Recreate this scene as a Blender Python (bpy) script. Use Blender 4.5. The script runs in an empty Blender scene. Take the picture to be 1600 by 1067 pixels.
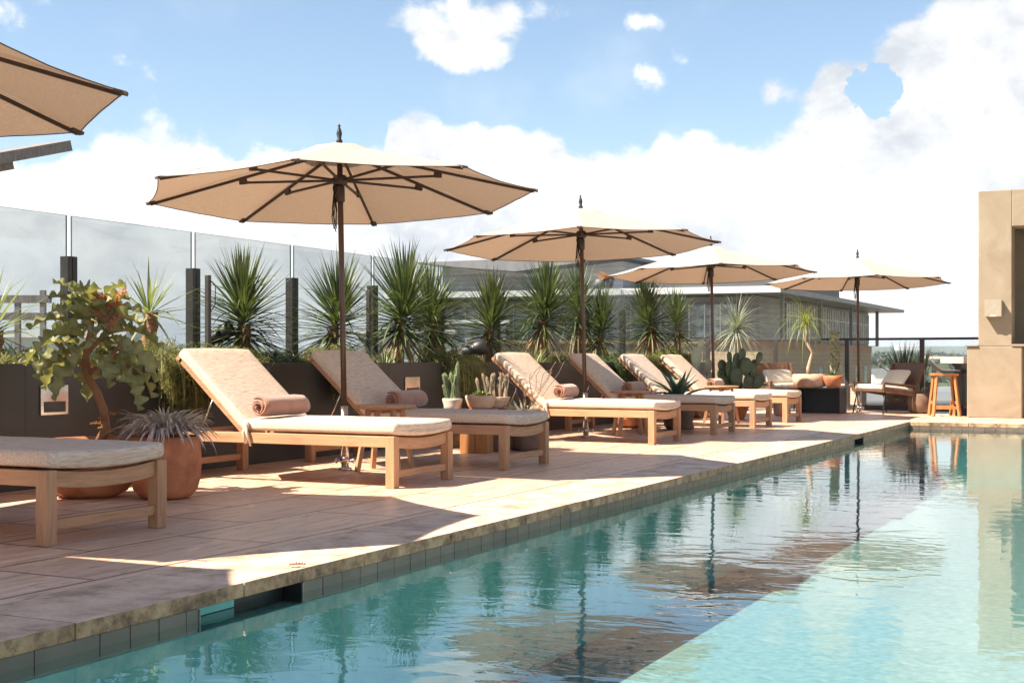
import bpy, math, random
from mathutils import Vector, Matrix, noise
random.seed(7)
R = math.radians
PI = math.pi
scene = bpy.context.scene
COL = scene.collection

# ------------------------------------------------------------------ camera
F_PX, HZ, CH, YAW = 2050.0, 564.0, 0.9, R(26.3)      # focal in photo pixels, horizon row, eye height
SA, CA = math.sin(YAW), math.cos(YAW)
cam_d = bpy.data.cameras.new('camera'); cam = bpy.data.objects.new('camera', cam_d); COL.objects.link(cam)
cam.location = (0, 0, CH); cam.rotation_euler = (R(90), 0, YAW)
cam_d.sensor_width = 36; cam_d.lens = 36 * F_PX / 1600
cam_d.shift_y = (HZ - 533.5) / 1600
cam_d.clip_start = 0.05; cam_d.clip_end = 20000
scene.camera = cam

def gnd(px, py, z=0.0):
    """world point on the plane z seen at photo pixel"""
    D = F_PX * (CH - z) / (py - HZ); L = (px - 800) / F_PX * D
    return Vector((-SA * D + CA * L, CA * D + SA * L, z))
def at_D(px, py, D):
    L = (px - 800) / F_PX * D
    return Vector((-SA * D + CA * L, CA * D + SA * L, CH - (py - HZ) / F_PX * D))
def y_on_X(px, X):
    t = (px - 800) / F_PX
    return (CA + SA * t) * (-X) / (SA - CA * t)
def depth(x, y): return -SA * x + CA * y
def z_at(x, y, py): return CH - (py - HZ) / F_PX * depth(x, y)

# ------------------------------------------------------------------ sun, sky
SUN_DIR = Vector((-0.60, -0.60, 1.0)).normalized()       # towards the sun
sun_d = bpy.data.lights.new('sun', 'SUN'); sun = bpy.data.objects.new('sun', sun_d); COL.objects.link(sun)
sun_d.energy = 4.8; sun_d.angle = R(0.55); sun_d.color = (1.0, 0.91, 0.78)
sun.rotation_euler = SUN_DIR.to_track_quat('Z', 'Y').to_euler()
sun.location = (-30, -30, 50)

world = bpy.data.worlds.new('World'); scene.world = world; world.use_nodes = True
nt = world.node_tree; nt.nodes.clear()
WN = nt.nodes.new
def lk(a, b, t=None): (t or nt).links.new(a, b)
def mth(t, op, a, b=None, c=None, clamp=False):
    n = t.nodes.new('ShaderNodeMath'); n.operation = op; n.use_clamp = clamp
    for i, v in enumerate((a, b, c)):
        if v is None: continue
        if isinstance(v, (int, float)): n.inputs[i].default_value = v
        else: t.links.new(v, n.inputs[i])
    return n.outputs[0]
W = lambda *a, **k: mth(nt, *a, **k)
tc = WN('ShaderNodeTexCoord'); vec = tc.outputs['Generated']
def vdot(v):
    n = WN('ShaderNodeVectorMath'); n.operation = 'DOT_PRODUCT'; lk(vec, n.inputs[0]); n.inputs[1].default_value = v
    return n.outputs['Value']
az = W('ARCTAN2', vdot((CA, SA, 0)), vdot((-SA, CA, 0)))
el = W('ARCSINE', vdot((0, 0, 1)))
def az_of(px): return math.atan((px - 800) / F_PX)
def el_of(px, py): return math.atan((HZ - py) / F_PX * math.cos(az_of(px)))
contour = [(-160, 215), (0, 262), (100, 240), (150, 205), (200, 192), (255, 180), (310, 192), (350, 228), (372, 252), (400, 228),
           (440, 214), (490, 245), (560, 238), (598, 236), (606, 185), (645, 168), (700, 184), (770, 196), (840, 198),
           (880, 212), (920, 228), (1010, 236), (1030, 206), (1100, 202), (1170, 212), (1235, 180), (1262, 150), (1276, 108),
           (1340, 66), (1400, 25), (1470, -20), (1720, -70)]
ramp = WN('ShaderNodeValToRGB'); cr = ramp.color_ramp; cr.interpolation = 'LINEAR'
for i, (x, y) in enumerate(contour):
    p = (az_of(x) + 0.5) / 1.0; v = el_of(x, y) / 0.4
    e = cr.elements[i] if i < 2 else cr.elements.new(p)
    e.position = p; e.color = (v, v, v, 1)
lk(W('ADD', az, 0.5, clamp=True), ramp.inputs[0])
top = W('MULTIPLY', ramp.outputs[0], 0.4)
def wnoise(scale, detail, rough=0.55, off=0.0, dist=0.0):
    n = WN('ShaderNodeTexNoise'); n.inputs['Scale'].default_value = scale; n.inputs['Detail'].default_value = detail
    n.inputs['Roughness'].default_value = rough; n.inputs['Distortion'].default_value = dist
    m = WN('ShaderNodeMapping'); m.inputs['Location'].default_value = (off, off * .7, off * 1.3); m.inputs['Scale'].default_value = (1, 1, 1.25)
    lk(vec, m.inputs['Vector']); lk(m.outputs[0], n.inputs['Vector']); return n.outputs['Fac']
n1 = wnoise(26, 10, 0.66, 1.7, 0.3); n2 = wnoise(9, 6, 0.55, 4.1); n3 = wnoise(80, 5, 0.6, 2.2)
vo = WN('ShaderNodeTexVoronoi'); vo.feature = 'SMOOTH_F1'; vo.inputs['Scale'].default_value = 38; vo.inputs['Smoothness'].default_value = 0.35
lk(vec, vo.inputs['Vector'])
puff = W('SUBTRACT', 0.42, vo.outputs['Distance'])
pert = W('ADD', W('MULTIPLY', W('SUBTRACT', n1, 0.5), 0.040), W('MULTIPLY', W('SUBTRACT', puff, 0.12), 0.022))
base = W('SUBTRACT', top, el)
def blob(px, py, rx, ry, k, warp=None):
    a0, e0 = az_of(px), el_of(px, py)
    dx = W('DIVIDE', W('SUBTRACT', az, a0), rx / F_PX); dy = W('DIVIDE', W('SUBTRACT', el, e0), ry / F_PX)
    r = W('SQRT', W('ADD', W('MULTIPLY', dx, dx), W('MULTIPLY', dy, dy)))
    if warp: r = W('ADD', r, W('MULTIPLY', W('SUBTRACT', n1, 0.5), warp))
    return W('MULTIPLY', W('SUBTRACT', 1.0, r), k)
for b in [(735, 62, 92, 58, .035), (655, 25, 62, 36, .024), (760, 20, 60, 36, .02), (1008, 36, 40, 22, .018), (1012, 108, 34, 26, .006), (235, 120, 34, 22, .008),
          (1212, 142, 22, 20, .010), (20, 12, 46, 26, .008), (850, 15, 30, 20, .008)]:
    base = W('MAXIMUM', base, blob(*b))
base = W('MAXIMUM', W('MINIMUM', base, 0.05), -0.05)
base = W('SUBTRACT', base, W('MAXIMUM', blob(1372, 146, 50, 37, .16, 2.2), 0.0))
dens = WN('ShaderNodeMapRange'); dens.interpolation_type = 'SMOOTHSTEP'
dens.inputs['From Min'].default_value = -0.004; dens.inputs['From Max'].default_value = 0.010
lk(W('ADD', base, pert), dens.inputs['Value'])
# thin veil of high cloud in the blue
veil = WN('ShaderNodeMapRange'); veil.interpolation_type = 'SMOOTHSTEP'
veil.inputs['From Min'].default_value = 0.48; veil.inputs['From Max'].default_value = 0.90; veil.inputs['To Max'].default_value = 0.22
lk(n2, veil.inputs['Value'])
cover = W('MAXIMUM', dens.outputs[0], veil.outputs[0])
sky = WN('ShaderNodeTexSky'); sky.sky_type = 'NISHITA'; sky.sun_disc = False
sky.sun_elevation = math.asin(SUN_DIR.z); sky.sun_rotation = math.atan2(SUN_DIR.x, SUN_DIR.y)
sky.altitude = 50; sky.air_density = 1.0; sky.dust_density = 0.6; sky.ozone_density = 1.6
bg = WN('ShaderNodeBackground'); bg.inputs['Strength'].default_value = 0.065
skt = WN('ShaderNodeMix'); skt.data_type = 'RGBA'; skt.blend_type = 'MULTIPLY'; skt.inputs[0].default_value = 1; skt.inputs[7].default_value = (1.0, 1.0, 0.96, 1)
lk(sky.outputs[0], skt.inputs[6]); lk(skt.outputs[2], bg.inputs['Color'])
shade = WN('ShaderNodeMapRange'); shade.inputs['From Min'].default_value = 0.36; shade.inputs['From Max'].default_value = 0.60
shade.inputs['To Min'].default_value = 0.0; shade.inputs['To Max'].default_value = 1.0
nmix = W('ADD', W('MULTIPLY', n2, 0.65), W('MULTIPLY', n1, 0.35)); lk(nmix, shade.inputs['Value'])
cmix = WN('ShaderNodeMix'); cmix.data_type = 'RGBA'
cmix.inputs[6].default_value = (0.235, 0.25, 0.27, 1); cmix.inputs[7].default_value = (0.46, 0.455, 0.45, 1)
lk(shade.outputs[0], cmix.inputs[0])
bc = WN('ShaderNodeBackground'); bc.inputs['Strength'].default_value = 1.0; lk(cmix.outputs[2], bc.inputs['Color'])
mx = WN('ShaderNodeMixShader'); lk(cover, mx.inputs[0]); lk(bg.outputs[0], mx.inputs[1]); lk(bc.outputs[0], mx.inputs[2])
out = WN('ShaderNodeOutputWorld'); lk(mx.outputs[0], out.inputs['Surface'])

scene.view_settings.view_transform = 'Standard'; scene.view_settings.look = 'None'
scene.view_settings.gamma = 1; scene.view_settings.use_curve_mapping = False
scene.view_settings.exposure = 1.6
scene.render.engine = 'CYCLES'
scene.cycles.max_bounces = 8; scene.cycles.transparent_max_bounces = 16

# ------------------------------------------------------------------ materials
def new_mat(name):
    m = bpy.data.materials.new(name); m.use_nodes = True
    t = m.node_tree; b = t.nodes['Principled BSDF']
    return m, t, b
def texco(t, kind='Object', scale=(1, 1, 1), rot=(0, 0, 0)):
    c = t.nodes.new('ShaderNodeTexCoord'); mp = t.nodes.new('ShaderNodeMapping')
    mp.inputs['Scale'].default_value = scale; mp.inputs['Rotation'].default_value = rot
    t.links.new(c.outputs[kind], mp.inputs['Vector']); return mp.outputs[0]
def nz(t, v, scale, detail=4, rough=0.55, dist=0):
    n = t.nodes.new('ShaderNodeTexNoise'); n.inputs['Scale'].default_value = scale; n.inputs['Detail'].default_value = detail
    n.inputs['Roughness'].default_value = rough; n.inputs['Distortion'].default_value = dist
    t.links.new(v, n.inputs['Vector']); return n.outputs['Fac']
def ramp2(t, fac, stops):
    r = t.nodes.new('ShaderNodeValToRGB'); e = r.color_ramp.elements
    for i, (p, c) in enumerate(stops):
        x = e[i] if i < 2 else e.new(p)
        x.position = p; x.color = (*c, 1) if len(c) == 3 else c
    t.links.new(fac, r.inputs[0]); return r.outputs[0]
def mixc(t, fac, a, b, mode='MIX'):
    n = t.nodes.new('ShaderNodeMix'); n.data_type = 'RGBA'; n.blend_type = mode
    for i, v in ((0, fac), (6, a), (7, b)):
        if isinstance(v, (int, float)): n.inputs[i].default_value = v
        elif isinstance(v, tuple): n.inputs[i].default_value = (*v, 1) if len(v) == 3 else v
        else: t.links.new(v, n.inputs[i])
    return n.outputs[2]
def bump(t, b, h, strength=0.3, dist=0.01):
    n = t.nodes.new('ShaderNodeBump'); n.inputs['Strength'].default_value = strength; n.inputs['Distance'].default_value = dist
    t.links.new(h, n.inputs['Height']); t.links.new(n.outputs[0], b.inputs['Normal']); return n.outputs[0]
def sc(c, k): return tuple(min(1, x * k) for x in c)
def noisy(name, c, rough=0.7, scale=8, amt=0.25, stretch=(1, 1, 1), metallic=0, bmp=0.2, bdist=0.004, coords='Object', c2=None, detail=6, trans=0):
    m, t, b = new_mat(name)
    f = nz(t, texco(t, coords, stretch), scale, detail)
    col = ramp2(t, f, [(0.3, sc(c, 1 - amt)), (0.7, c2 if c2 else sc(c, 1 + amt))])
    t.links.new(col, b.inputs['Base Color']); b.inputs['Roughness'].default_value = rough; b.inputs['Metallic'].default_value = metallic
    if bmp: bump(t, b, f, bmp, bdist)
    return m
def leaf_mat(name, c, c2, trans=0.3, scale=5, rough=0.45):
    m, t, b = new_mat(name)
    v = texco(t, 'Object')
    f = nz(t, v, scale, 3)
    col = ramp2(t, f, [(0.32, c), (0.68, c2)])
    t.links.new(col, b.inputs['Base Color']); b.inputs['Roughness'].default_value = rough
    tr = t.nodes.new('ShaderNodeBsdfTranslucent'); t.links.new(mixc(t, 1.0, col, (1.5, 1.5, 0.7), 'MULTIPLY'), tr.inputs['Color'])
    mx = t.nodes.new('ShaderNodeMixShader'); mx.inputs[0].default_value = trans
    t.links.new(b.outputs[0], mx.inputs[1]); t.links.new(tr.outputs[0], mx.inputs[2])
    t.links.new(mx.outputs[0], t.nodes['Material Output'].inputs['Surface'])
    return m

def wood_mat(name, c, dark=0.62, rough=0.6, axis=0):
    m, t, b = new_mat(name)
    st = [9, 9, 9]; st[axis] = 0.9
    v = texco(t, 'Object', tuple(st))
    f = nz(t, v, 4, 8, 0.6, 0.6)
    g = nz(t, texco(t, 'Object'), 2.2, 3)
    col = ramp2(t, f, [(0.30, sc(c, dark)), (0.52, c), (0.75, sc(c, 1.18))])
    col = mixc(t, mth(t, 'MULTIPLY', g, 0.35), col, sc(c, 0.75))
    t.links.new(col, b.inputs['Base Color']); b.inputs['Roughness'].default_value = rough
    bump(t, b, f, 0.25, 0.002)
    return m

TEAK = (0.47, 0.245, 0.122)
M = {}
M['teak_x'] = wood_mat('teak_along', TEAK, axis=0)
M['teak_y'] = wood_mat('teak_across', TEAK, axis=1)
M['teak_z'] = wood_mat('teak_upright', TEAK, axis=2)
M['orange_wood'] = wood_mat('orange_wood', (0.43, 0.18, 0.055), axis=2)
M['pole_wood'] = noisy('pole_wood', (0.085, 0.04, 0.025), 0.35, 12, 0.3, (1, 1, .1))
M['rib_wood'] = noisy('rib_wood', (0.045, 0.022, 0.015), 0.5, 12, 0.3)
M['beam_wood'] = noisy('weathered_beam', (0.20, 0.17, 0.15), 0.8, 6, 0.3, (4, 4, 1))
M['steel'] = noisy('brushed_steel', (0.62, 0.58, 0.54), 0.22, 30, 0.1, (1, 1, .1), metallic=1, bmp=0.03)
M['black'] = noisy('black_metal', (0.018, 0.017, 0.017), 0.45, 20, 0.2)
M['bronze'] = noisy('dark_bronze', (0.035, 0.03, 0.027), 0.45, 10, 0.25)
M['terracotta'] = noisy('terracotta', (0.46, 0.13, 0.043), 0.8, 7, 0.28, c2=(0.58, 0.23, 0.10), bmp=0.25)
M['terracotta_pale'] = noisy('pale_terracotta', (0.58, 0.30, 0.17), 0.85, 6, 0.25, c2=(0.68, 0.46, 0.31))
M['brown_clay'] = noisy('brown_clay', (0.15, 0.085, 0.055), 0.8, 9, 0.3)
M['soil'] = noisy('soil', (0.05, 0.033, 0.022), 0.95, 40, 0.5, bmp=0.8, bdist=0.02)
M['towel'] = None
M['ceramic'] = noisy('pale_ceramic', (0.55, 0.47, 0.38), 0.5, 10, 0.15)
M['leather'] = noisy('brown_leather', (0.14, 0.07, 0.038), 0.55, 14, 0.25)
M['cream'] = noisy('cream_fabric', (0.66, 0.58, 0.47), 0.9, 60, 0.08)
M['white_paint'] = noisy('white_render', (0.72, 0.72, 0.70), 0.8, 1, 0.08, coords='Object')
M['grey_felt'] = noisy('grey_seat', (0.10, 0.10, 0.10), 0.6, 20, 0.2)
M['rope'] = noisy('black_rope', (0.012, 0.011, 0.01), 0.9, 60, 0.3)

# travertine paving: slabs with joints, streaks along the pool, pits
def travertine(name, slab=(0.61, 1.22), base=(0.76, 0.50, 0.335), joint=True, rough=0.36, off=(0, 0)):
    m, t, b = new_mat(name)
    v = texco(t, 'Object')
    br = t.nodes.new('ShaderNodeTexBrick')
    mp = t.nodes.new('ShaderNodeMapping'); mp.inputs['Rotation'].default_value = (0, 0, R(90)); mp.inputs['Location'].default_value = (off[0], off[1], 0)
    t.links.new(v, mp.inputs['Vector']); t.links.new(mp.outputs[0], br.inputs['Vector'])
    br.inputs['Scale'].default_value = 1; br.inputs['Brick Width'].default_value = slab[1]; br.inputs['Row Height'].default_value = slab[0]
    br.inputs['Mortar Size'].default_value = 0.010 if joint else 0.0; br.inputs['Mortar Smooth'].default_value = 0.3
    br.offset = 0.5; br.inputs['Color1'].default_value = (0.0, 0, 0, 1); br.inputs['Color2'].default_value = (1, 1, 1, 1); br.inputs['Bias'].default_value = 0
    br.inputs['Mortar'].default_value = (0.5, 0.5, 0.5, 1)
    # per-slab shift so streaks do not run on over the joints
    sh = t.nodes.new('ShaderNodeVectorMath'); sh.operation = 'MULTIPLY_ADD'
    t.links.new(br.outputs['Color'], sh.inputs[0]); sh.inputs[1].default_value = (7.3, 3.1, 5.7); t.links.new(v, sh.inputs[2])
    m2 = t.nodes.new('ShaderNodeMapping'); m2.inputs['Scale'].default_value = (11, 0.8, 3); t.links.new(sh.outputs[0], m2.inputs['Vector'])
    streak = nz(t, m2.outputs[0], 1.6, 10, 0.70, 0.6)
    m3 = t.nodes.new('ShaderNodeMapping'); m3.inputs['Scale'].default_value = (30, 5, 20); t.links.new(v, m3.inputs['Vector'])
    pits = nz(t, m3.outputs[0], 1.0, 5, 0.65)
    big = nz(t, v, 0.9, 3)
    col = ramp2(t, streak, [(0.34, sc(base, 0.45)), (0.43, sc(base, .80)), (0.52, sc(base, 1.0)), (0.62, (base[0] * 1.12, base[1] * 1.20, base[2] * 1.25))])
    col = mixc(t, mth(t, 'MULTIPLY', br.outputs['Color'], 0.45), col, (base[0] * .76, base[1] * .70, base[2] * .70))
    col = mixc(t, mth(t, 'MULTIPLY', big, 0.3), col, sc(base, 0.86))
    pr = ramp2(t, pits, [(0.38, (0, 0, 0)), (0.43, (1, 1, 1))])
    col = mixc(t, mth(t, 'MULTIPLY', mth(t, 'SUBTRACT', 1.0, pr), 0.62), col, sc(base, 0.30))
    if joint: col = mixc(t, mth(t, 'MULTIPLY', br.outputs['Fac'], 0.95), col, (0.10, 0.06, 0.045))
    t.links.new(col, b.inputs['Base Color'])
    rr = t.nodes.new('ShaderNodeMapRange'); rr.inputs['To Min'].default_value = rough - .16; rr.inputs['To Max'].default_value = rough + .2
    t.links.new(streak, rr.inputs['Value']); t.links.new(rr.outputs[0], b.inputs['Roughness'])
    h = mth(t, 'ADD', mth(t, 'MULTIPLY', pr, 0.5), mth(t, 'MULTIPLY', streak, 0.5))
    if joint: h = mth(t, 'SUBTRACT', h, br.outputs['Fac'])
    bump(t, b, h, 0.35, 0.003)
    return m
M['paving'] = travertine('travertine_paving', off=(0.42, 0.27))
def coping_mat():
    m, t, b = new_mat('travertine_coping')
    v = texco(t, 'Object')
    m3 = t.nodes.new('ShaderNodeMapping'); m3.inputs['Scale'].default_value = (16, 16, 16); t.links.new(v, m3.inputs['Vector'])
    pits = nz(t, m3.outputs[0], 2.4, 8, 0.68)
    big = nz(t, v, 4.6, 8, .68)
    col = ramp2(t, big, [(0.36, (0.36, 0.23, 0.15)), (0.5, (0.62, 0.41, 0.28)), (0.64, (0.74, 0.53, 0.38))])
    # split side faces are darker and browner
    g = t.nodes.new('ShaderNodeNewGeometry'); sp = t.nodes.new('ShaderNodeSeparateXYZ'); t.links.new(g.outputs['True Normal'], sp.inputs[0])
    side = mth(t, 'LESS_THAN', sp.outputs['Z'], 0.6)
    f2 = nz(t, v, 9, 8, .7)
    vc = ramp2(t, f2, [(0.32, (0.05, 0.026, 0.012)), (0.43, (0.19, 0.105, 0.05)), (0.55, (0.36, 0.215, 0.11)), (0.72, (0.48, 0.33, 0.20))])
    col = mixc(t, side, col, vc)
    pr = ramp2(t, pits, [(0.34, (0, 0, 0)), (0.42, (1, 1, 1))])
    col = mixc(t, mth(t, 'MULTIPLY', mth(t, 'SUBTRACT', 1.0, pr), 0.45), col, (0.15, 0.09, 0.06))
    t.links.new(col, b.inputs['Base Color']); b.inputs['Roughness'].default_value = 0.6
    bump(t, b, mth(t, 'ADD', mth(t, 'MULTIPLY', pr, .5), f2), 0.6, 0.006)
    return m
M['coping'] = coping_mat()

def tile_mat():
    m, t, b = new_mat('waterline_tile')
    v = texco(t, 'Object')
    f = nz(t, v, 5, 6)
    w = nz(t, texco(t, 'Object', (1, 1, 14)), 2, 5, 0.6)
    col = ramp2(t, f, [(0.3, (0.085, 0.06, 0.045)), (0.7, (0.17, 0.125, 0.09))])
    col = mixc(t, mth(t, 'MULTIPLY', w, .5), col, (0.11, 0.10, 0.08))
    t.links.new(col, b.inputs['Base Color']); b.inputs['Roughness'].default_value = 0.32
    bump(t, b, f, 0.1, 0.002)
    return m
M['tile'] = tile_mat()
M['grout'] = noisy('tile_grout', (0.22, 0.22, 0.20), 0.8, 20, 0.15)
M['plaster'] = noisy('pool_plaster', (0.16, 0.225, 0.21), 0.7, 16, 0.10, c2=(0.29, 0.345, 0.315), bmp=0.1, detail=9)

M['glow_plaster'] = noisy('pool_glow_plaster', (0.13, 0.43, 0.44), 0.6, 4, 0.10, c2=(0.21, 0.54, 0.53), bmp=0.1)  # teal light scattered in the water is put into the wall colour
def water_mat():
    m = bpy.data.materials.new('pool_water'); m.use_nodes = True; t = m.node_tree; t.nodes.clear()
    v = texco(t, 'Object', (1, 1, 1))
    a = nz(t, texco(t, 'Object', (1.0, 1.5, 1), (0, 0, -YAW)), 3.2, 2, 0.45, 0.8)
    c = nz(t, texco(t, 'Object', (1.0, 1.7, 1), (0, 0, -YAW)), 13, 2, 0.5, 0.4)
    big = nz(t, v, 0.55, 2)
    amp = ramp2(t, big, [(0.40, (0.25, .25, .25)), (0.62, (1, 1, 1))])
    h = mth(t, 'ADD', mth(t, 'MULTIPLY', a, 1.0), mth(t, 'MULTIPLY', mth(t, 'MULTIPLY', c, amp), 0.16))
    bn = t.nodes.new('ShaderNodeBump'); bn.inputs['Strength'].default_value = 1.0; bn.inputs['Distance'].default_value = 0.0020
    t.links.new(h, bn.inputs['Height'])
    lw = t.nodes.new('ShaderNodeLayerWeight'); lw.inputs['Blend'].default_value = 0.5; t.links.new(bn.outputs[0], lw.inputs['Normal'])
    ffac = mth(t, 'ADD', mth(t, 'MULTIPLY', mth(t, 'POWER', lw.outputs['Facing'], 4.3), 1.08), 0.035, clamp=True)
    gl = t.nodes.new('ShaderNodeBsdfGlossy'); gl.inputs['Roughness'].default_value = 0.0; t.links.new(bn.outputs[0], gl.inputs['Normal'])
    tr = t.nodes.new('ShaderNodeBsdfTransparent'); tr.inputs['Color'].default_value = (0.74, 0.94, 0.93, 1)
    mx = t.nodes.new('ShaderNodeMixShader'); t.links.new(ffac, mx.inputs[0]); t.links.new(tr.outputs[0], mx.inputs[1]); t.links.new(gl.outputs[0], mx.inputs[2])
    o = t.nodes.new('ShaderNodeOutputMaterial'); t.links.new(mx.outputs[0], o.inputs['Surface'])
    return m
M['water'] = water_mat()

def glass_mat(name, tint, ior=1.45):
    m = bpy.data.materials.new(name); m.use_nodes = True; t = m.node_tree; t.nodes.clear()
    lw = t.nodes.new('ShaderNodeLayerWeight'); lw.inputs['Blend'].default_value = 0.5
    fac = mth(t, 'ADD', mth(t, 'MULTIPLY', mth(t, 'POWER', lw.outputs['Facing'], 5.0), 0.6), 0.035)
    gl = t.nodes.new('ShaderNodeBsdfGlossy'); gl.inputs['Roughness'].default_value = 0.01
    tr = t.nodes.new('ShaderNodeBsdfTransparent'); tr.inputs['Color'].default_value = (*tint, 1)
    mx = t.nodes.new('ShaderNodeMixShader'); t.links.new(fac, mx.inputs[0]); t.links.new(tr.outputs[0], mx.inputs[1]); t.links.new(gl.outputs[0], mx.inputs[2])
    o = t.nodes.new('ShaderNodeOutputMaterial'); t.links.new(mx.outputs[0], o.inputs['Surface'])
    return m
M['glass'] = glass_mat('tinted_glass', (0.76, 0.785, 0.785))
M['clear_glass'] = glass_mat('clear_glass', (0.94, 0.96, 0.965))
M['glass_edge'] = noisy('glass_edge', (0.05, 0.07, 0.065), 0.3, 10, 0.1, bmp=0)
m, t, b = new_mat('window_glass'); b.inputs['Base Color'].default_value = (0.10, 0.13, 0.14, 1); b.inputs['Roughness'].default_value = 0.06; b.inputs['Specular IOR Level'].default_value = 0.8
wv = nz(t, texco(t, 'Object'), 1.2, 4); t.links.new(ramp2(t, wv, [(0.4, (0.04, 0.05, 0.055)), (0.6, (0.26, 0.30, 0.30))]), b.inputs['Base Color'])
bump(t, b, nz(t, texco(t, 'Object'), 0.6, 2), 0.3, 0.05)
M['window'] = m

def fabric_mat(name, c, streak_axis=1, trans=None, transmix=0.45, s=1.0, c_dark=None):
    m, t, b = new_mat(name)
    st = [210 * s, 210 * s, 210 * s]; st[streak_axis] = 11 * s
    f = nz(t, texco(t, 'Object', tuple(st)), 1.0, 4, 0.6)
    col = ramp2(t, f, [(0.34, c_dark if c_dark else sc(c, 0.70)), (0.50, c), (0.7, sc(c, 1.12))])
    t.links.new(col, b.inputs['Base Color']); b.inputs['Roughness'].default_value = 0.95
    b.inputs['Specular IOR Level'].default_value = 0.15
    bump(t, b, f, 0.25, 0.0012)
    return m
M['cushion'] = fabric_mat('woven_cushion', (0.62, 0.495, 0.385), 1, c_dark=(0.40, 0.27, 0.18))

m, t, b = new_mat('towel_terry')
f = nz(t, texco(t, 'Object'), 160, 4, 0.7); g = nz(t, texco(t, 'Object'), 9, 3)
t.links.new(ramp2(t, g, [(0.3, (0.30, 0.13, 0.072)), (0.7, (0.40, 0.19, 0.115))]), b.inputs['Base Color'])
b.inputs['Roughness'].default_value = 1; b.inputs['Sheen Weight'].default_value = 0.5; b.inputs['Specular IOR Level'].default_value = 0.05
bump(t, b, f, 1.0, 0.005); M['towel'] = m

def canopy_mat():
    m = bpy.data.materials.new('canopy_canvas'); m.use_nodes = True; t = m.node_tree; t.nodes.clear()
    v = texco(t, 'Object', (90, 90, 90))
    f = nz(t, v, 1.0, 4, 0.7); f2 = nz(t, texco(t, 'Object', (12, 300, 300)), 1.0, 3, 0.6); f3 = nz(t, texco(t, 'Object', (300, 12, 300)), 1.0, 3, 0.6)
    w = mth(t, 'MULTIPLY', mth(t, 'ADD', mth(t, 'ADD', f, f2), f3), 0.333)
    c1 = ramp2(t, w, [(0.38, (0.46, 0.42, 0.365)), (0.6, (0.60, 0.56, 0.50))])
    c2 = ramp2(t, w, [(0.38, (0.17, 0.095, 0.055)), (0.6, (0.32, 0.19, 0.118))])
    d = t.nodes.new('ShaderNodeBsdfDiffuse'); t.links.new(c1, d.inputs['Color'])
    tr = t.nodes.new('ShaderNodeBsdfTranslucent'); t.links.new(c2, tr.inputs['Color'])
    mx = t.nodes.new('ShaderNodeMixShader'); mx.inputs[0].default_value = 0.42
    t.links.new(d.outputs[0], mx.inputs[1]); t.links.new(tr.outputs[0], mx.inputs[2])
    o = t.nodes.new('ShaderNodeOutputMaterial'); t.links.new(mx.outputs[0], o.inputs['Surface'])
    return m
M['canopy'] = canopy_mat()
M['binding'] = noisy('canopy_binding', (0.10, 0.06, 0.04), 0.9, 50, 0.2)

M['planter'] = noisy('planter_metal', (0.030, 0.026, 0.022), 0.42, 3, 0.18, bmp=0.05)
m, t, b = new_mat('stucco')
f = nz(t, texco(t, 'Object'), 1.3, 8, 0.65, 1.2); g = nz(t, texco(t, 'Object'), 60, 4, 0.6)
t.links.new(ramp2(t, f, [(0.30, (0.22, 0.165, 0.105)), (0.5, (0.265, 0.205, 0.138)), (0.72, (0.31, 0.245, 0.17))]), b.inputs['Base Color'])
b.inputs['Roughness'].default_value = 0.9; bump(t, b, mth(t, 'ADD', g, mth(t, 'MULTIPLY', f, 3)), 0.35, 0.006); M['stucco'] = m

M['blade'] = leaf_mat('sword_leaf', (0.022, 0.042, 0.013), (0.13, 0.16, 0.06), 0.2)
M['blade_pale'] = leaf_mat('pale_leaf', (0.13, 0.17, 0.07), (0.26, 0.30, 0.15), 0.3)
M['blade_grey'] = leaf_mat('silver_leaf', (0.17, 0.20, 0.15), (0.34, 0.36, 0.28), 0.2)
M['trail'] = leaf_mat('trailing_stem', (0.065, 0.085, 0.02), (0.28, 0.255, 0.085), 0.3, 9)
M['trail_bright'] = leaf_mat('fresh_stem', (0.10, 0.13, 0.02), (0.28, 0.29, 0.06), 0.4, 9)
M['shrub'] = leaf_mat('shrub_leaf', (0.03, 0.06, 0.02), (0.10, 0.13, 0.04), 0.25, 6)
M['velvet'] = leaf_mat('velvet_leaf', (0.15, 0.16, 0.06), (0.33, 0.31, 0.14), 0.25, 10, 0.8)
M['rust_leaf'] = leaf_mat('rusty_leaf', (0.34, 0.13, 0.06), (0.42, 0.24, 0.13), 0.3, 10, 0.8)
M['dry'] = leaf_mat('dry_leaf_brown', (0.17, 0.10, 0.035), (0.36, 0.24, 0.09), 0.25)
M['mauve'] = leaf_mat('mauve_leaf', (0.40, 0.32, 0.28), (0.68, 0.58, 0.52), 0.12, 14, 0.7)
M['cactus'] = noisy('cactus_skin', (0.10, 0.14, 0.055), 0.55, 9, 0.35, c2=(0.24, 0.27, 0.13))
M['cactus_pale'] = noisy('pale_cactus_skin', (0.30, 0.36, 0.24), 0.6, 9, 0.2, c2=(0.45, 0.48, 0.34))
M['pear'] = noisy('prickly_pear_skin', (0.03, 0.05, 0.018), 0.55, 12, 0.3, c2=(0.065, 0.09, 0.032))
M['agave'] = leaf_mat('agave_leaf', (0.04, 0.075, 0.04), (0.10, 0.15, 0.085), 0.08, 6, 0.35)
M['trunk'] = noisy('palm_trunk', (0.24, 0.12, 0.06), 0.9, 22, 0.5, (1, 1, 3), bmp=0.8, bdist=0.02)
M['stem'] = noisy('pale_stem', (0.42, 0.30, 0.19), 0.85, 14, 0.25)

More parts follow.
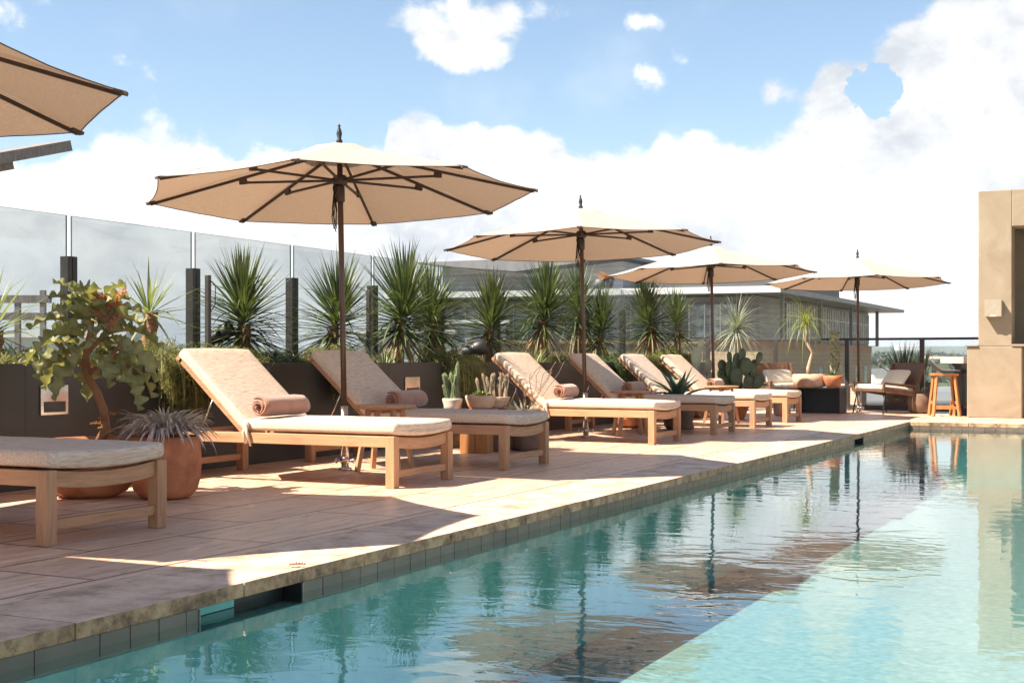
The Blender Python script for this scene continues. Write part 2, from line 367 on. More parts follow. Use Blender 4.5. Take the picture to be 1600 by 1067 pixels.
# ------------------------------------------------------------------ mesh builder
class MB:
    def __init__(s): s.v = []; s.f = []; s.sm = []
    def add(s, vs, fs, smooth=False):
        o = len(s.v); s.v += [tuple(x) for x in vs]
        s.f += [tuple(o + i for i in f) for f in fs]; s.sm += [smooth] * len(fs); return s
    def box(s, x0, x1, y0, y1, z0, z1):
        vs = [(x0, y0, z0), (x1, y0, z0), (x1, y1, z0), (x0, y1, z0), (x0, y0, z1), (x1, y0, z1), (x1, y1, z1), (x0, y1, z1)]
        return s.add(vs, [(0, 3, 2, 1), (4, 5, 6, 7), (0, 1, 5, 4), (1, 2, 6, 5), (2, 3, 7, 6), (3, 0, 4, 7)])
    def beam(s, p, q, w, h, up=(0, 0, 1)):
        p = Vector(p); q = Vector(q); d = (q - p).normalized(); u = Vector(up)
        if abs(d.dot(u)) > .99: u = Vector((1, 0, 0))
        r = d.cross(u).normalized(); u = r.cross(d).normalized()
        vs = [c + r * a * w / 2 + u * b * h / 2 for c in (p, q) for a, b in ((-1, -1), (1, -1), (1, 1), (-1, 1))]
        return s.add(vs, [(0, 3, 2, 1), (4, 5, 6, 7), (0, 1, 5, 4), (1, 2, 6, 5), (2, 3, 7, 6), (3, 0, 4, 7)])
    def tube(s, pts, rad, n=10, cap=True, smooth=True):
        pts = [Vector(p) for p in pts]
        if not isinstance(rad, (list, tuple)): rad = [rad] * len(pts)
        vs = []; ref = None
        for i, p in enumerate(pts):
            d = (pts[min(i + 1, len(pts) - 1)] - pts[max(i - 1, 0)]).normalized()
            if ref is None: ref = Vector((1, 0, 0)) if abs(d.x) < .9 else Vector((0, 1, 0))
            a = (ref - d * ref.dot(d)).normalized(); bb = d.cross(a); ref = a
            for k in range(n):
                t_ = 2 * PI * k / n; vs.append(p + (a * math.cos(t_) + bb * math.sin(t_)) * rad[i])
        fs = []
        for i in range(len(pts) - 1):
            for k in range(n):
                k2 = (k + 1) % n; fs.append((i * n + k, i * n + k2, (i + 1) * n + k2, (i + 1) * n + k))
        s.add(vs, fs, smooth)
        if cap:
            o = len(s.v) - len(vs)
            s.f += [tuple(o + k for k in reversed(range(n))), tuple(o + (len(pts) - 1) * n + k for k in range(n))]; s.sm += [False, False]
        return s
    def lathe(s, prof, n=32, c=(0, 0, 0), smooth=True, wob=0):
        vs = []
        for r, z in prof:
            for k in range(n):
                a = 2 * PI * k / n; vs.append((c[0] + r * math.cos(a), c[1] + r * math.sin(a), c[2] + z))
        fs = []
        for i in range(len(prof) - 1):
            for k in range(n):
                k2 = (k + 1) % n; fs.append((i * n + k, i * n + k2, (i + 1) * n + k2, (i + 1) * n + k))
        s.add(vs, fs, smooth)
        o = len(s.v) - len(vs)
        if prof[0][0] > 1e-4: s.f.append(tuple(o + k for k in reversed(range(n)))); s.sm.append(False)
        if prof[-1][0] > 1e-4: s.f.append(tuple(o + (len(prof) - 1) * n + k for k in range(n))); s.sm.append(False)
        return s
    def blade(s, base, d, L, w, droop=0.0, seg=4, fold=0.25, side=None, taper=1.0, wbase=0.55):
        """sword leaf: a V-folded tapering strip"""
        p = Vector(base); d = Vector(d).normalized()
        up = Vector((0, 0, 1))
        if side is None:
            side = d.cross(up)
            if side.length < .05: side = Vector((1, 0, 0))
            side.normalize()
        vs = []
        for i in range(seg + 1):
            u = i / seg
            ww = w * (wbase + (1 - wbase) * min(1, u * 3)) * (1 - u ** (1.6 * taper)) + w * 0.02
            nrm = side.cross(d).normalized()
            vs += [p + side * ww / 2 + nrm * ww * fold, p, p - side * ww / 2 + nrm * ww * fold]
            d = (d + Vector((0, 0, -1)) * droop / seg).normalized()
            p = p + d * L / seg
        fs = []
        for i in range(seg):
            a = i * 3
            fs += [(a, a + 3, a + 4, a + 1), (a + 1, a + 4, a + 5, a + 2)]
        return s.add(vs, fs, True)
    def ell(s, c, r, rot=None, nu=12, nv=8, smooth=True):
        c = Vector(c); rot = rot or Matrix.Identity(3); vs = []; fs = []
        for i in range(nv + 1):
            ph = PI * i / nv
            for k in range(nu):
                th = 2 * PI * k / nu
                vs.append(c + rot @ Vector((r[0] * math.sin(ph) * math.cos(th), r[1] * math.sin(ph) * math.sin(th), r[2] * math.cos(ph))))
        for i in range(nv):
            for k in range(nu):
                k2 = (k + 1) % nu; fs.append((i * nu + k, (i + 1) * nu + k, (i + 1) * nu + k2, i * nu + k2))
        return s.add(vs, fs, smooth)
    def build(s, name, mat, parent=None, bevel=0, loc=None, kind=None, sub=0):
        me = bpy.data.meshes.new(name); me.from_pydata(s.v, [], s.f); me.validate()
        if len(me.polygons) == len(s.sm): me.polygons.foreach_set('use_smooth', s.sm)
        me.update()
        o = bpy.data.objects.new(name, me); COL.objects.link(o)
        me.materials.append(mat)
        if parent: o.parent = parent
        if loc is not None: o.location = loc
        if bevel:
            b = o.modifiers.new('bevel', 'BEVEL'); b.width = bevel; b.segments = 2; b.limit_method = 'ANGLE'; b.angle_limit = R(40)
        if sub:
            b = o.modifiers.new('sub', 'SUBSURF'); b.levels = sub; b.render_levels = sub
        if kind: o['kind'] = kind
        return o
def tag(o, label, cat, group=None):
    o['label'] = label; o['category'] = cat
    if group: o['group'] = group
    return o
def thing(name, label, cat, loc=(0, 0, 0), rz=0, group=None):
    o = bpy.data.objects.new(name, None); COL.objects.link(o); o.empty_display_size = 0.2
    o.location = loc; o.rotation_euler = (0, 0, rz); return tag(o, label, cat, group)
def kids(o): return [c for c in bpy.data.objects if c.parent == o]
def dup(o, loc=None, label=None, rz=None, parent=None):
    c = o.copy(); COL.objects.link(c); c.parent = parent
    if loc is not None: c.location = loc
    if rz is not None: c.rotation_euler = (c.rotation_euler.x, c.rotation_euler.y, rz)
    if label: c['label'] = label
    for k in kids(o): dup(k, parent=c)
    return c
rnd = random.uniform

# ================================================================== SETTING
POOL_X, POOL_FAR, WATER_Z, FLOOR_Z = -3.35, 20.07, -0.107, -0.94
PX1, PY0 = 7.0, -4.0             # other sides of the pool
DECK_X0, DECK_Y1 = -8.45, 25.2
# paving (top at z=0); coping strips are separate stones
g = MB()
g.box(DECK_X0, POOL_X - .5, -4.5, DECK_Y1, -.12, 0)
g.box(POOL_X - .5, PX1 + 3, POOL_FAR + .5, DECK_Y1, -.12, 0)
g.box(PX1 + .5, PX1 + 3, -4.5, POOL_FAR + .5, -.12, 0)
g.build('pool_deck', M['paving'], kind='structure')
# roof slab carrying everything
g = MB(); g.box(DECK_X0 - .1, PX1 + 3.2, -5, DECK_Y1 + .05, -2.2, -1.3)
g.build('roof_slab', M['stucco'], kind='structure')
# coping stones
g = MB()
y = -4.3
while y < POOL_FAR - .05:
    l = rnd(.82, .95); y1 = min(y + l, POOL_FAR + .5 if y + l > POOL_FAR - .3 else y + l)
    if y1 > POOL_FAR - .35: y1 = POOL_FAR + .5
    j = rnd(-.004, .004)
    g.box(POOL_X - .5 + .003, POOL_X + j + .01, y + .0025, y1 - .0025, -.06, rnd(0, .0015)); y = y1
x = POOL_X + .012
while x < PX1 + .5:
    l = rnd(.82, .95)
    g.box(x + .0025, x + l - .0025, POOL_FAR - rnd(.004, .012), POOL_FAR + .5 - .003, -.06, rnd(0, .0015)); x += l
g.box(PX1, PX1 + .497, -4, POOL_FAR - .015, -.06, 0.001)
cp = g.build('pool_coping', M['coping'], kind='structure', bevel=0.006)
# basin: walls and floor
g = MB()
g.add([(POOL_X + .02, PY0, FLOOR_Z), (PX1, PY0, FLOOR_Z), (PX1, POOL_FAR - .02, FLOOR_Z), (POOL_X + .02, POOL_FAR - .02, FLOOR_Z)], [(0, 1, 2, 3)])
g.build('pool_floor', M['plaster'], kind='structure')
g = MB(); g.box(POOL_X - .5, POOL_X - .005, PY0, POOL_FAR + .5, FLOOR_Z - .2, -.155)
g.box(POOL_X - .005, PX1 + .5, POOL_FAR - .0, POOL_FAR + .5, FLOOR_Z - .2, -.155)
g.box(PX1, PX1 + .5, PY0, POOL_FAR, FLOOR_Z - .2, -.061)
g.box(POOL_X, PX1, PY0 - .5, PY0, FLOOR_Z - .2, -.061)
g.build('pool_basin', M['glow_plaster'], kind='structure')
# backing wall (grout) + waterline tiles, with openings left for skimmers
SK = [(4.03, 4.72), (16.2, 16.75)]
def in_sk(a, b_): return any(a < e - .001 and b_ > s + .001 for s, e in SK)
g = MB(); spans = []; y0 = PY0
for s, e in SK: spans.append((y0, s)); y0 = e
spans.append((y0, POOL_FAR + .5))
for a, b_ in spans: g.box(POOL_X - .12, POOL_X - .006, a, b_, -.154, -.0605)
g.box(POOL_X - .005, PX1, POOL_FAR + .006, POOL_FAR + .12, -.154, -.0605)
for s, e in SK:
    g.box(POOL_X - .42, POOL_X - .40, s - .02, e + .02, -.154, -.0605)
g.build('pool_wall', M['grout'], kind='structure')
g = MB()
for a, b_ in spans:
    y = a; big_ = a < 0
    while y < b_ - .01:
        l = .30 if (y < 3.3) else .152
        y1 = min(y + l, b_)
        g.box(POOL_X - .006, POOL_X + .002 + rnd(-.0008, .0008), y + .0018, y1 - .0018, -.142, -.0605); y = y1
x = POOL_X + .004
while x < PX1:
    g.box(x + .0018, x + .150, POOL_FAR - .002, POOL_FAR + .006, -.142, -.0605); x += .152
g.build('waterline_tiles', M['tile'], kind='structure', bevel=0.0015)
# water sheet
g = MB(); g.add([(POOL_X - .40, PY0, WATER_Z), (PX1, PY0, WATER_Z), (PX1, POOL_FAR + .006, WATER_Z), (POOL_X - .40, POOL_FAR + .006, WATER_Z)], [(0, 1, 2, 3)])
g.build('pool_water', M['water'], kind='structure')
# skimmers
M['teal'] = noisy('skimmer_plastic', (0.10, 0.40, 0.38), 0.35, 8, 0.2, bmp=0)
for (s, e), lab in zip(SK, ('dark slot skimmer with teal flap under the near coping', 'small dark skimmer slot under coping near far pool corner')):
    o = thing('pool_skimmer', lab, 'pool skimmer', (POOL_X, (s + e) / 2, 0))
    hl = (e - s) / 2
    g = MB(); g.box(-.12, -.10, -hl, hl, -.150, -.066); g.box(-.10, .0, -hl, -hl + .008, -.150, -.066); g.box(-.10, .0, hl - .008, hl, -.150, -.066); g.build('throat', M['black'], o)
    g = MB(); g.box(-.06, -.05, -hl + .01, -hl + (.28 if hl > .3 else .1), -.104, -.066); g.build('flap', M['teal'], o)
    g = MB(); g.box(-.003, .006, -hl, -hl + .006, -.150, -.066); g.build('trim', M['grout'], o)
    g = MB(); g.box(-.003, .006, hl - .006, hl, -.150, -.066); g.build('trim', M['grout'], o)

# ------------------------------------------------------------------ far terrain
def hill_h(x, yy):
    r = math.hypot(x, yy)
    q = max(0.0, min(1.0, (r - 650) / 2350))
    return -13 + 46 * q ** 1.1 + (16 * noise.noise(Vector((x / 800, yy / 800, 3))) + 14 * noise.noise(Vector((x / 330, yy / 330, 8)))) * q
def terrain():
    g = MB(); pts = []
    na, nr = 90, 34
    rs = [60 * (1.0 + i * .0) * (1.175 ** i) for i in range(nr)]
    for i, r in enumerate(rs):
        for k in range(na + 1):
            a = -R(55) + R(110) * k / na + YAW
            x = -math.sin(a) * r; yy = math.cos(a) * r
            h = hill_h(x, yy)
            if r > 3600: h -= (r - 3600) * .012
            pts.append((x, yy, h + 1.2 * noise.noise(Vector((x / 70, yy / 70, 0)))))
    fs = [(i * (na + 1) + k, i * (na + 1) + k + 1, (i + 1) * (na + 1) + k + 1, (i + 1) * (na + 1) + k) for i in range(nr - 1) for k in range(na)]
    g.add(pts, [tuple(reversed(f)) for f in fs], True)
    m, t, b = new_mat('far_ground')
    v = texco(t, 'Object', (1, 1, 1))
    a = nz(t, v, 0.012, 8, 0.6); c = nz(t, v, 0.08, 5, .6)
    geo = t.nodes.new('ShaderNodeTexCoord'); ln = t.nodes.new('ShaderNodeVectorMath'); ln.operation = 'LENGTH'; t.links.new(geo.outputs['Object'], ln.inputs[0])
    far = t.nodes.new('ShaderNodeMapRange'); far.inputs['From Min'].default_value = 600; far.inputs['From Max'].default_value = 900; t.links.new(ln.outputs['Value'], far.inputs['Value'])
    near = ramp2(t, a, [(0.35, (0.12, 0.12, 0.06)), (0.5, (0.24, 0.21, 0.13)), (0.7, (0.30, 0.26, 0.18))])
    wood = ramp2(t, c, [(0.35, (0.035, 0.055, 0.03)), (0.6, (0.08, 0.10, 0.05))])
    t.links.new(mixc(t, far.outputs[0], near, wood), b.inputs['Base Color']); b.inputs['Roughness'].default_value = 1
    g.build('hills', m, kind='structure')
    g = MB(); g.add([(-5100, -700, -15), (5100, -700, -15), (5100, 5100, -15), (-5100, 5100, -15)], [(0, 1, 2, 3)])
    g.build('ground', noisy('plain_ground', (0.14, 0.14, 0.09), 1, 0.02, 0.3, bmp=0), kind='structure')
terrain()
# far-off wood: one mass of crowns
def woods():
    g = MB()
    for i in range(1500):
        a = YAW + R(rnd(-30, 32)); r = rnd(560, 1350)
        x, yy = -math.sin(a) * r, math.cos(a) * r
        gz = hill_h(x, yy)
        rr = rnd(5, 9) * (1 + r / 4000); h = rnd(8, 14)
        for k in range(42):
            th = rnd(0, 2 * PI); ph = math.acos(rnd(-.5, 1)); rad = rnd(.6, 1.05)
            c = Vector((x + rr * rad * math.sin(ph) * math.cos(th), yy + rr * rad * math.sin(ph) * math.sin(th), gz + h * .45 + h * .6 * rad * math.cos(ph)))
            s_ = rr * rnd(.2, .42)
            u = Vector((rnd(-1, 1), rnd(-1, 1), rnd(-.6, .6))).normalized(); w = u.cross(Vector((rnd(-1, 1), rnd(-1, 1), rnd(-1, 1)))).normalized()
            g.add([c + u * s_, c + w * s_, c - u * s_, c - w * s_], [(0, 1, 2, 3)])
    o = g.build('woodland', leaf_mat('woodland_leaf', (0.03, 0.05, 0.02), (0.09, 0.11, 0.045), 0.15, 0.05, 0.9), kind='stuff')
woods()

# ================================================================== BACKGROUND BUILDINGS
def siding_mat(name, c, pitch, axis=2, dark=0.55):
    m, t, b = new_mat(name)
    v = texco(t, 'Object'); sp = t.nodes.new('ShaderNodeSeparateXYZ'); t.links.new(v, sp.inputs[0])
    fr = mth(t, 'FRACT', mth(t, 'DIVIDE', sp.outputs[axis], pitch))
    line = mth(t, 'LESS_THAN', fr, 0.14)
    f = nz(t, v, 0.6, 6)
    col = ramp2(t, f, [(0.3, sc(c, .85)), (0.7, sc(c, 1.12))])
    col = mixc(t, line, col, sc(c, dark)); t.links.new(col, b.inputs['Base Color']); b.inputs['Roughness'].default_value = .6
    bump(t, b, mth(t, 'SUBTRACT', 1.0, line), 0.6, 0.03); return m
def brick_mat(name, c1, c2, mortar, w=0.6, h=0.2, swap=False):
    m, t, b = new_mat(name)
    c = t.nodes.new('ShaderNodeTexCoord'); sp = t.nodes.new('ShaderNodeSeparateXYZ'); t.links.new(c.outputs['Object'], sp.inputs[0])
    cb = t.nodes.new('ShaderNodeCombineXYZ'); t.links.new(mth(t, 'ADD', sp.outputs[0], sp.outputs[1]), cb.inputs[0]); t.links.new(sp.outputs[2], cb.inputs[1])
    br = t.nodes.new('ShaderNodeTexBrick'); t.links.new(cb.outputs[0], br.inputs['Vector'])
    br.inputs['Scale'].default_value = 1; br.inputs['Brick Width'].default_value = w; br.inputs['Row Height'].default_value = h
    br.inputs['Mortar Size'].default_value = h * .06
    br.inputs['Color1'].default_value = (*c1, 1); br.inputs['Color2'].default_value = (*c2, 1); br.inputs['Mortar'].default_value = (*mortar, 1)
    f = nz(t, c.outputs['Object'], .8, 6)
    t.links.new(mixc(t, mth(t, 'MULTIPLY', f, .5), br.outputs['Color'], sc(c1, .7)), b.inputs['Base Color']); b.inputs['Roughness'].default_value = .85
    bump(t, b, mth(t, 'SUBTRACT', 1.0, br.outputs['Fac']), .4, .02)
    return m
M['grey_siding'] = siding_mat('grey_siding', (0.17, 0.165, 0.16), 0.42, dark=.7)
M['pale_siding'] = siding_mat('pale_siding', (0.55, 0.55, 0.54), 0.42, dark=.75)
M['dark_louvre'] = siding_mat('dark_louvre', (0.09, 0.09, 0.09), 0.3)
M['stone'] = brick_mat('sandstone_blocks', (0.30, 0.215, 0.13), (0.36, 0.27, 0.17), (0.20, 0.15, 0.10), 1.2, .4)
M['roofmetal'] = noisy('roof_metal', (0.13, 0.13, 0.13), 0.5, 1, 0.15, bmp=0)
M['roofpale'] = noisy('roof_fascia_metal', (0.50, 0.50, 0.49), 0.5, 1, 0.1, bmp=0)

bx, by = -28.0, 100.8
bd = thing('office_building', 'long stone and grey clad building with overhanging flat roof beyond the railing', 'building', (bx, by, -15))
Z = lambda z: z + 15
g = MB(); g.box(-32, 0, 0, 43.5, 0, Z(1.9)); g.build('stone_wall', M['stone'], bd)
g = MB(); g.box(-31.6, .02, -.02, 43.6, Z(1.9), Z(2.5)); g.build('band_course', noisy('rust_band', (0.26, 0.13, 0.07), .7, .5, .2, bmp=0), bd)
g = MB(); g.box(-31.8, -.25, .2, 43.2, Z(2.5), Z(6.05)); g.build('upper_wall', M['grey_siding'], bd)
g = MB()
g.add([(-33, -2.6, Z(6.25)), (2.2, -2.6, Z(6.1)), (3.2, 45, Z(6.1)), (-33, 45, Z(6.25)), (-33, -2.6, Z(6.9)), (2.2, -2.6, Z(6.55)), (3.2, 45, Z(6.4)), (-33, 45, Z(6.9))],
      [(0, 3, 2, 1), (4, 5, 6, 7), (0, 1, 5, 4), (1, 2, 6, 5), (2, 3, 7, 6), (3, 0, 4, 7)])
rf = g.build('roof', M['roofmetal'], bd)
g = MB(); g.beam((-33, -2.66, Z(6.6)), (2.2, -2.66, Z(6.36)), .1, .5); g.build('fascia', M['roofpale'], rf)
# windows of the long side
k = 0
for yy in [8 + i * 2.9 for i in range(12)]:
    f = MB(); f.box(-.26, -.12, yy, yy + 2.5, Z(2.75), Z(5.75)); w = f.build('window', M['window'], bd)
    f = MB()
    for a in (0, .8, 1.65, 2.42): f.box(-.13, -.04, yy + a, yy + a + .09, Z(2.7), Z(5.8))
    f.box(-.13, -.06, yy + .09, yy + 2.42, Z(4.7), Z(4.78)); f.build('frame', M['roofpale'], w)
for yy in (14, 19, 24, 29.5, 35, 39.5):
    f = MB(); f.box(-.05, .03, yy, yy + 1.6, Z(-3.4), Z(.4)); f.build('window', M['window'], bd)
for xx in (-29, -23, -17, -11, -6):
    f = MB(); f.box(xx, xx + 4, .02, .16, Z(2.8), Z(5.4)); w = f.build('window', M['window'], bd)
    f = MB()
    for a in (0, 1.3, 2.6, 3.9): f.box(xx + a, xx + a + .1, -.04, .08, Z(2.75), Z(5.45))
    f.build('frame', M['roofpale'], w)
# columns under the eave
for yy in (2, 15, 28, 41):
    f = MB(); f.box(.9, 1.2, yy, yy + .3, Z(2.5), Z(6.1)); f.box(-.02, 1.2, yy + .01, yy + .29, Z(2.42), Z(2.49)); f.build('column', M['roofmetal'], bd)

bp = thing('penthouse_block', 'pale grey clad rooftop block with wedge roof behind the sword plants', 'building', (bx - 24, by + 6, 6.2))
g = MB(); g.box(-8, 10, 0, 12, .4, 3.5); g.build('wall', M['pale_siding'], bp)
g = MB(); g.add([(-9, -3, 3.55), (1, -3, 2.6), (1, 12, 2.6), (-9, 12, 3.55), (-9, -3, 3.7), (11, -3, 3.75), (11, 12, 3.75), (-9, 12, 3.7), (11, -3, 3.5), (11, 12, 3.5)],
      [(0, 1, 8, 5, 4), (2, 3, 7, 6, 9), (4, 5, 6, 7), (0, 3, 2, 1), (1, 2, 9, 8), (8, 9, 6, 5), (3, 0, 4, 7)])
g.build('roof', M['roofmetal'], bp)
bq = thing('plant_room', 'dark louvred rooftop plant room above the long roof', 'building', (bx - 12, by + 8, 6.3))
g = MB(); g.box(0, 11.5, 0, 22, .3, 2.35); g.build('louvre_wall', M['dark_louvre'], bq)
g = MB(); g.box(-.3, 11.8, -.4, 22.3, 2.36, 2.55); g.build('roof', M['roofmetal'], bq)

# small pots on that roof
for px, kind, lab in ((938, 0, 'round grey pot on the far roof edge'), (950, 1, 'small leafy plant on the far roof edge')):
    p = at_D(px, 440, 107.5); p.z = 6.87
    o = thing('roof_pot' if kind == 0 else 'roof_plant', lab, 'pot' if kind == 0 else 'plant', p)
    g = MB(); g.lathe([(.3, 0), (.45, .3), (.42, .7), (.36, .72)], 16); g.build('pot', M['grey_felt'], o)
    if kind:
        g = MB()
        for i in range(26):
            a = rnd(0, 2 * PI); g.blade((0, 0, .6), (math.cos(a), math.sin(a), rnd(.4, 1.6)), rnd(.8, 1.5), .5, 1.0)
        g.build('leaves', M['rust_leaf'], o)

# sandstone parapet block seen between planter plants
o = thing('parapet_block', 'sandstone parapet wall seen low behind the sword plants', 'wall', at_D(905, 600, 60) * 1)
o.location.z = -8
g = MB(); g.box(-5.0, 5.8, 0, 1, 0, 9.7); g.build('wall', M['stone'], o)
g = MB(); g.box(-5.1, 5.9, -.1, 1.1, 9.7, 9.85); g.build('cap', M['stone'], o); o.rotation_euler.z = YAW

def low_building(px0, px1, ytop, D, h, mat, lab, name='low_building', louvre=False):
    a = at_D(px0, ytop, D); b_ = at_D(px1, ytop, D); w = (b_ - a).length
    o = thing(name, lab, 'building', ((a.x + b_.x) / 2, (a.y + b_.y) / 2, a.z - h), YAW)
    g = MB(); g.box(-w / 2, w / 2, 0, w * .4, 0, h - .3); g.build('wall', mat, o)
    g = MB(); g.box(-w / 2 - .3, w / 2 + .3, -.3, w * .4 + .3, h - .3, h); g.build('roof', M['white_paint'], o)
    n = max(3, int(w / 3))
    for i in range(n):
        x = -w / 2 + w * (i + .5) / n
        f = MB(); f.box(x - w / n * .3, x + w / n * .3, -.04, .03, h - 2.2, h - .9); q = f.build('window', M['window'], o)
        f = MB(); f.box(x - w / n * .33, x + w / n * .33, -.08, .0, h - 2.28, h - 2.2); f.build('sill', M['white_paint'], q)
    return o
low_building(-60, 190, 517, 60, 14, M['white_paint'], 'long low white building behind the velvet leaf plant', 'white_building')
low_building(560, 705, 515, 95, 18, M['pale_siding'], 'pale louvred building behind the biggest sword plant', 'louvred_building')
low_building(700, 790, 500, 104, 18, M['pale_siding'], 'pale grey low block beneath the wedge roofed block', 'grey_block')
# distant town blocks in the valley
for i, (px, yt, D, w, lab) in enumerate([(1382, 578, 420, 7, 'small white house in the valley left of the agave pot'), (1462, 558, 800, 13, 'white long house among trees above the bar stools'),
                             (1498, 562, 760, 9, 'small cream house among trees beside the stucco pillar'), (1420, 541, 2300, 40, 'tiny pale building on the far ridge'),
                             (265, 552, 900, 16, 'white house in far valley left of the glass posts')]):
    p = at_D(px, yt, D); o = thing('far_house', lab, 'house', (p.x, p.y, p.z - 5), YAW, 'houses scattered in the valley')
    g = MB(); g.box(-w / 2, w / 2, 0, w * .5, -8, 4); g.build('wall', M['white_paint'], o)
    g = MB(); g.add([(-w / 2 - .5, -.5, 4), (w / 2 + .5, -.5, 4), (w / 2 + .5, w * .5 + .5, 4), (-w / 2 - .5, w * .5 + .5, 4), (-w / 2, w * .25, 5.5), (w / 2, w * .25, 5.5)],
                    [(0, 1, 5, 4), (2, 3, 4, 5), (1, 2, 5), (3, 0, 4), (3, 2, 1, 0)]); g.build('roof', M['terracotta_pale'] if i % 2 else M['roofmetal'], o)

# far roof with slats seen between stools
p = at_D(1490, 606, 40)
o = thing('slatted_roof', 'low grey slatted roof below the railing behind the bar stools', 'roof', (p.x, p.y, p.z - 6), YAW)
g = MB(); g.box(-3.5, 4, 0, 9, 0, 5.4); g.build('wall', M['pale_siding'], o)
g = MB(); g.box(-3.7, 4.2, -.4, 9.2, 5.4, 5.55); g.build('roof', M['roofmetal'], o)
for i in range(6):
    g = MB(); g.beam((-3.5, i * 1.4, 5.75), (4, i * 1.4 + .6, 5.75), .2, .3); g.build('slat', M['roofpale'], o)

# steel frame at far left
o = thing('steel_frame', 'weathered open steel frame rising behind leftmost glass panel', 'frame', (*at_D(20, 560, 26).xy, -8), YAW)
g = MB()
for x in (-1.2, .1, .6):
    g.box(x - .05, x + .05, -.05, .05, 0, 10.3 if x > .5 else 10.15)
g.box(-2.5, .75, -.07, .07, 10.05, 10.2); g.box(-2.5, .6, 1.2, 1.3, 9.75, 9.9); g.box(-2.5, .1, -.06, .06, 8.65, 8.78)
g.build('frame_bars', M['beam_wood'], o)

# ================================================================== PLANTER, GLASS SCREEN, RAILING
PFX, PBX, PH = -7.10, -8.12, 0.882
pl = thing('long_planter', 'long dark metal planter wall behind the sun loungers', 'planter', (0, 0, 0))
g = MB(); g.box(PFX - .05, PFX, -3, 21.95, 0, PH); g.box(PBX, PFX - .05, 21.90, 21.95, 0, PH); g.box(PBX, PBX + .05, -3, 21.90, 0, PH); g.build('planter_wall', M['planter'], pl, bevel=.004)
g = MB(); n = 60; vs = []; 
for i in range(n + 1):
    for k in range(7):
        vs.append((PBX + .05 + (PFX - PBX - .1) * k / 6, -3 + 24.85 * i / n, PH - .07 + rnd(-.02, .02)))
g.add(vs, [(i * 7 + k, i * 7 + k + 1, (i + 1) * 7 + k + 1, (i + 1) * 7 + k) for i in range(n) for k in range(6)], True); g.build('soil', M['soil'], pl)
for j in (1.9, 6.7, 11.5, 16.3):
    g = MB(); g.box(PFX - .001, PFX + .0012, j, j + .006, .01, PH - .01); g.build('joint', M['black'], pl)
# wall plates
def plate(px0, px1, py0, py1, lab):
    y0, y1 = y_on_X(px0, PFX), y_on_X(px1, PFX); z1, z0 = z_at(PFX, y0, py0), z_at(PFX, y0, py1)
    o = thing('wall_light', lab, 'wall light', (PFX, (y0 + y1) / 2, (z0 + z1) / 2), 0, 'step lights in the planter wall')
    hw, hh = (y1 - y0) / 2, (z1 - z0) / 2
    g = MB(); g.box(0.0015, .012, -hw, hw, -hh, hh); g.build('face_plate', noisy('mirror_steel', (.45, .42, .40), .12, 3, .3, metallic=1, bmp=.05, bdist=.03), o, bevel=.002)
    g = MB(); g.box(.0125, .016, -hw + .03, hw - .03, -hh + .02, -hh * .1); g.build('louvre', M['bronze'], o)
plate(62, 105, 602, 649, 'steel wall light on planter behind the velvet leaf plant')
plate(632, 655, 589, 620, 'steel wall light on planter right of second backrest')

GX, GT, PT = -8.30, 2.13, 1.785
gs = thing('glass_screen', 'tall clear glass windscreen panels on dark posts behind planter', 'glass screen', (0, 0, 0))
posts = [8.31 + 1.595 * i for i in range(-8, 10)]
for i, y in enumerate(posts):
    g = MB(); g.box(GX - .045, GX + .045, y - .055, y - .004, -.1, PT); g.box(GX - .045, GX + .045, y + .004, y + .055, -.1, PT); g.box(GX - .03, GX + .03, y - .004, y + .004, -.1, PT - .02)
    q = g.build('post', M['bronze'], gs, bevel=.003)
    if i < len(posts) - 1:
        g = MB(); g.box(GX - .006, GX + .006, y + .030, posts[i + 1] - .030, .3, GT); q = g.build('glass_pane', M['glass'], gs)
        e = MB(); e.box(GX - .0068, GX + .0068, y + .026, y + .0298, PT, GT); e.box(GX - .0068, GX + .0068, posts[i + 1] - .0298, posts[i + 1] - .026, PT, GT)
        e.box(GX - .0068, GX + .0068, y + .030, posts[i + 1] - .030, GT + .0002, GT + .0022); e.build('glass_edge', M['glass_edge'], q)

RY = 24.6
rl = thing('pool_railing', 'dark metal railing with glass infill along the far deck edge', 'railing', (0, 0, 0))
rx = [-9.25 + 1.345 * i for i in range(0, 8)]
g = MB(); g.box(-9.3, .4, RY - .03, RY + .03, 1.28, 1.325); g.build('top_rail', M['bronze'], rl, bevel=.004)
g = MB(); g.box(-9.3, .4, RY - .03, RY + .03, 0, .09); g.build('bottom_rail', M['bronze'], rl, bevel=.004)
for i, x in enumerate(rx):
    g = MB(); g.box(x - .04, x + .04, RY - .04, RY + .04, 0, 1.28); g.build('post', M['bronze'], rl, bevel=.004)
    if i < len(rx) - 1:
        g = MB(); g.box(x + .05, rx[i + 1] - .05, RY - .006, RY + .006, .11, 1.265); g.build('glass_pane', M['clear_glass'], rl)
g = MB(); g.box(GX - .03, GX + .03, 22.0, RY - .04, 1.28, 1.325); g.build('side_rail', M['bronze'], rl, bevel=.004)
g = MB(); g.box(GX - .006, GX + .006, 22.1, RY - .06, .11, 1.265); g.build('glass_pane', M['clear_glass'], rl)

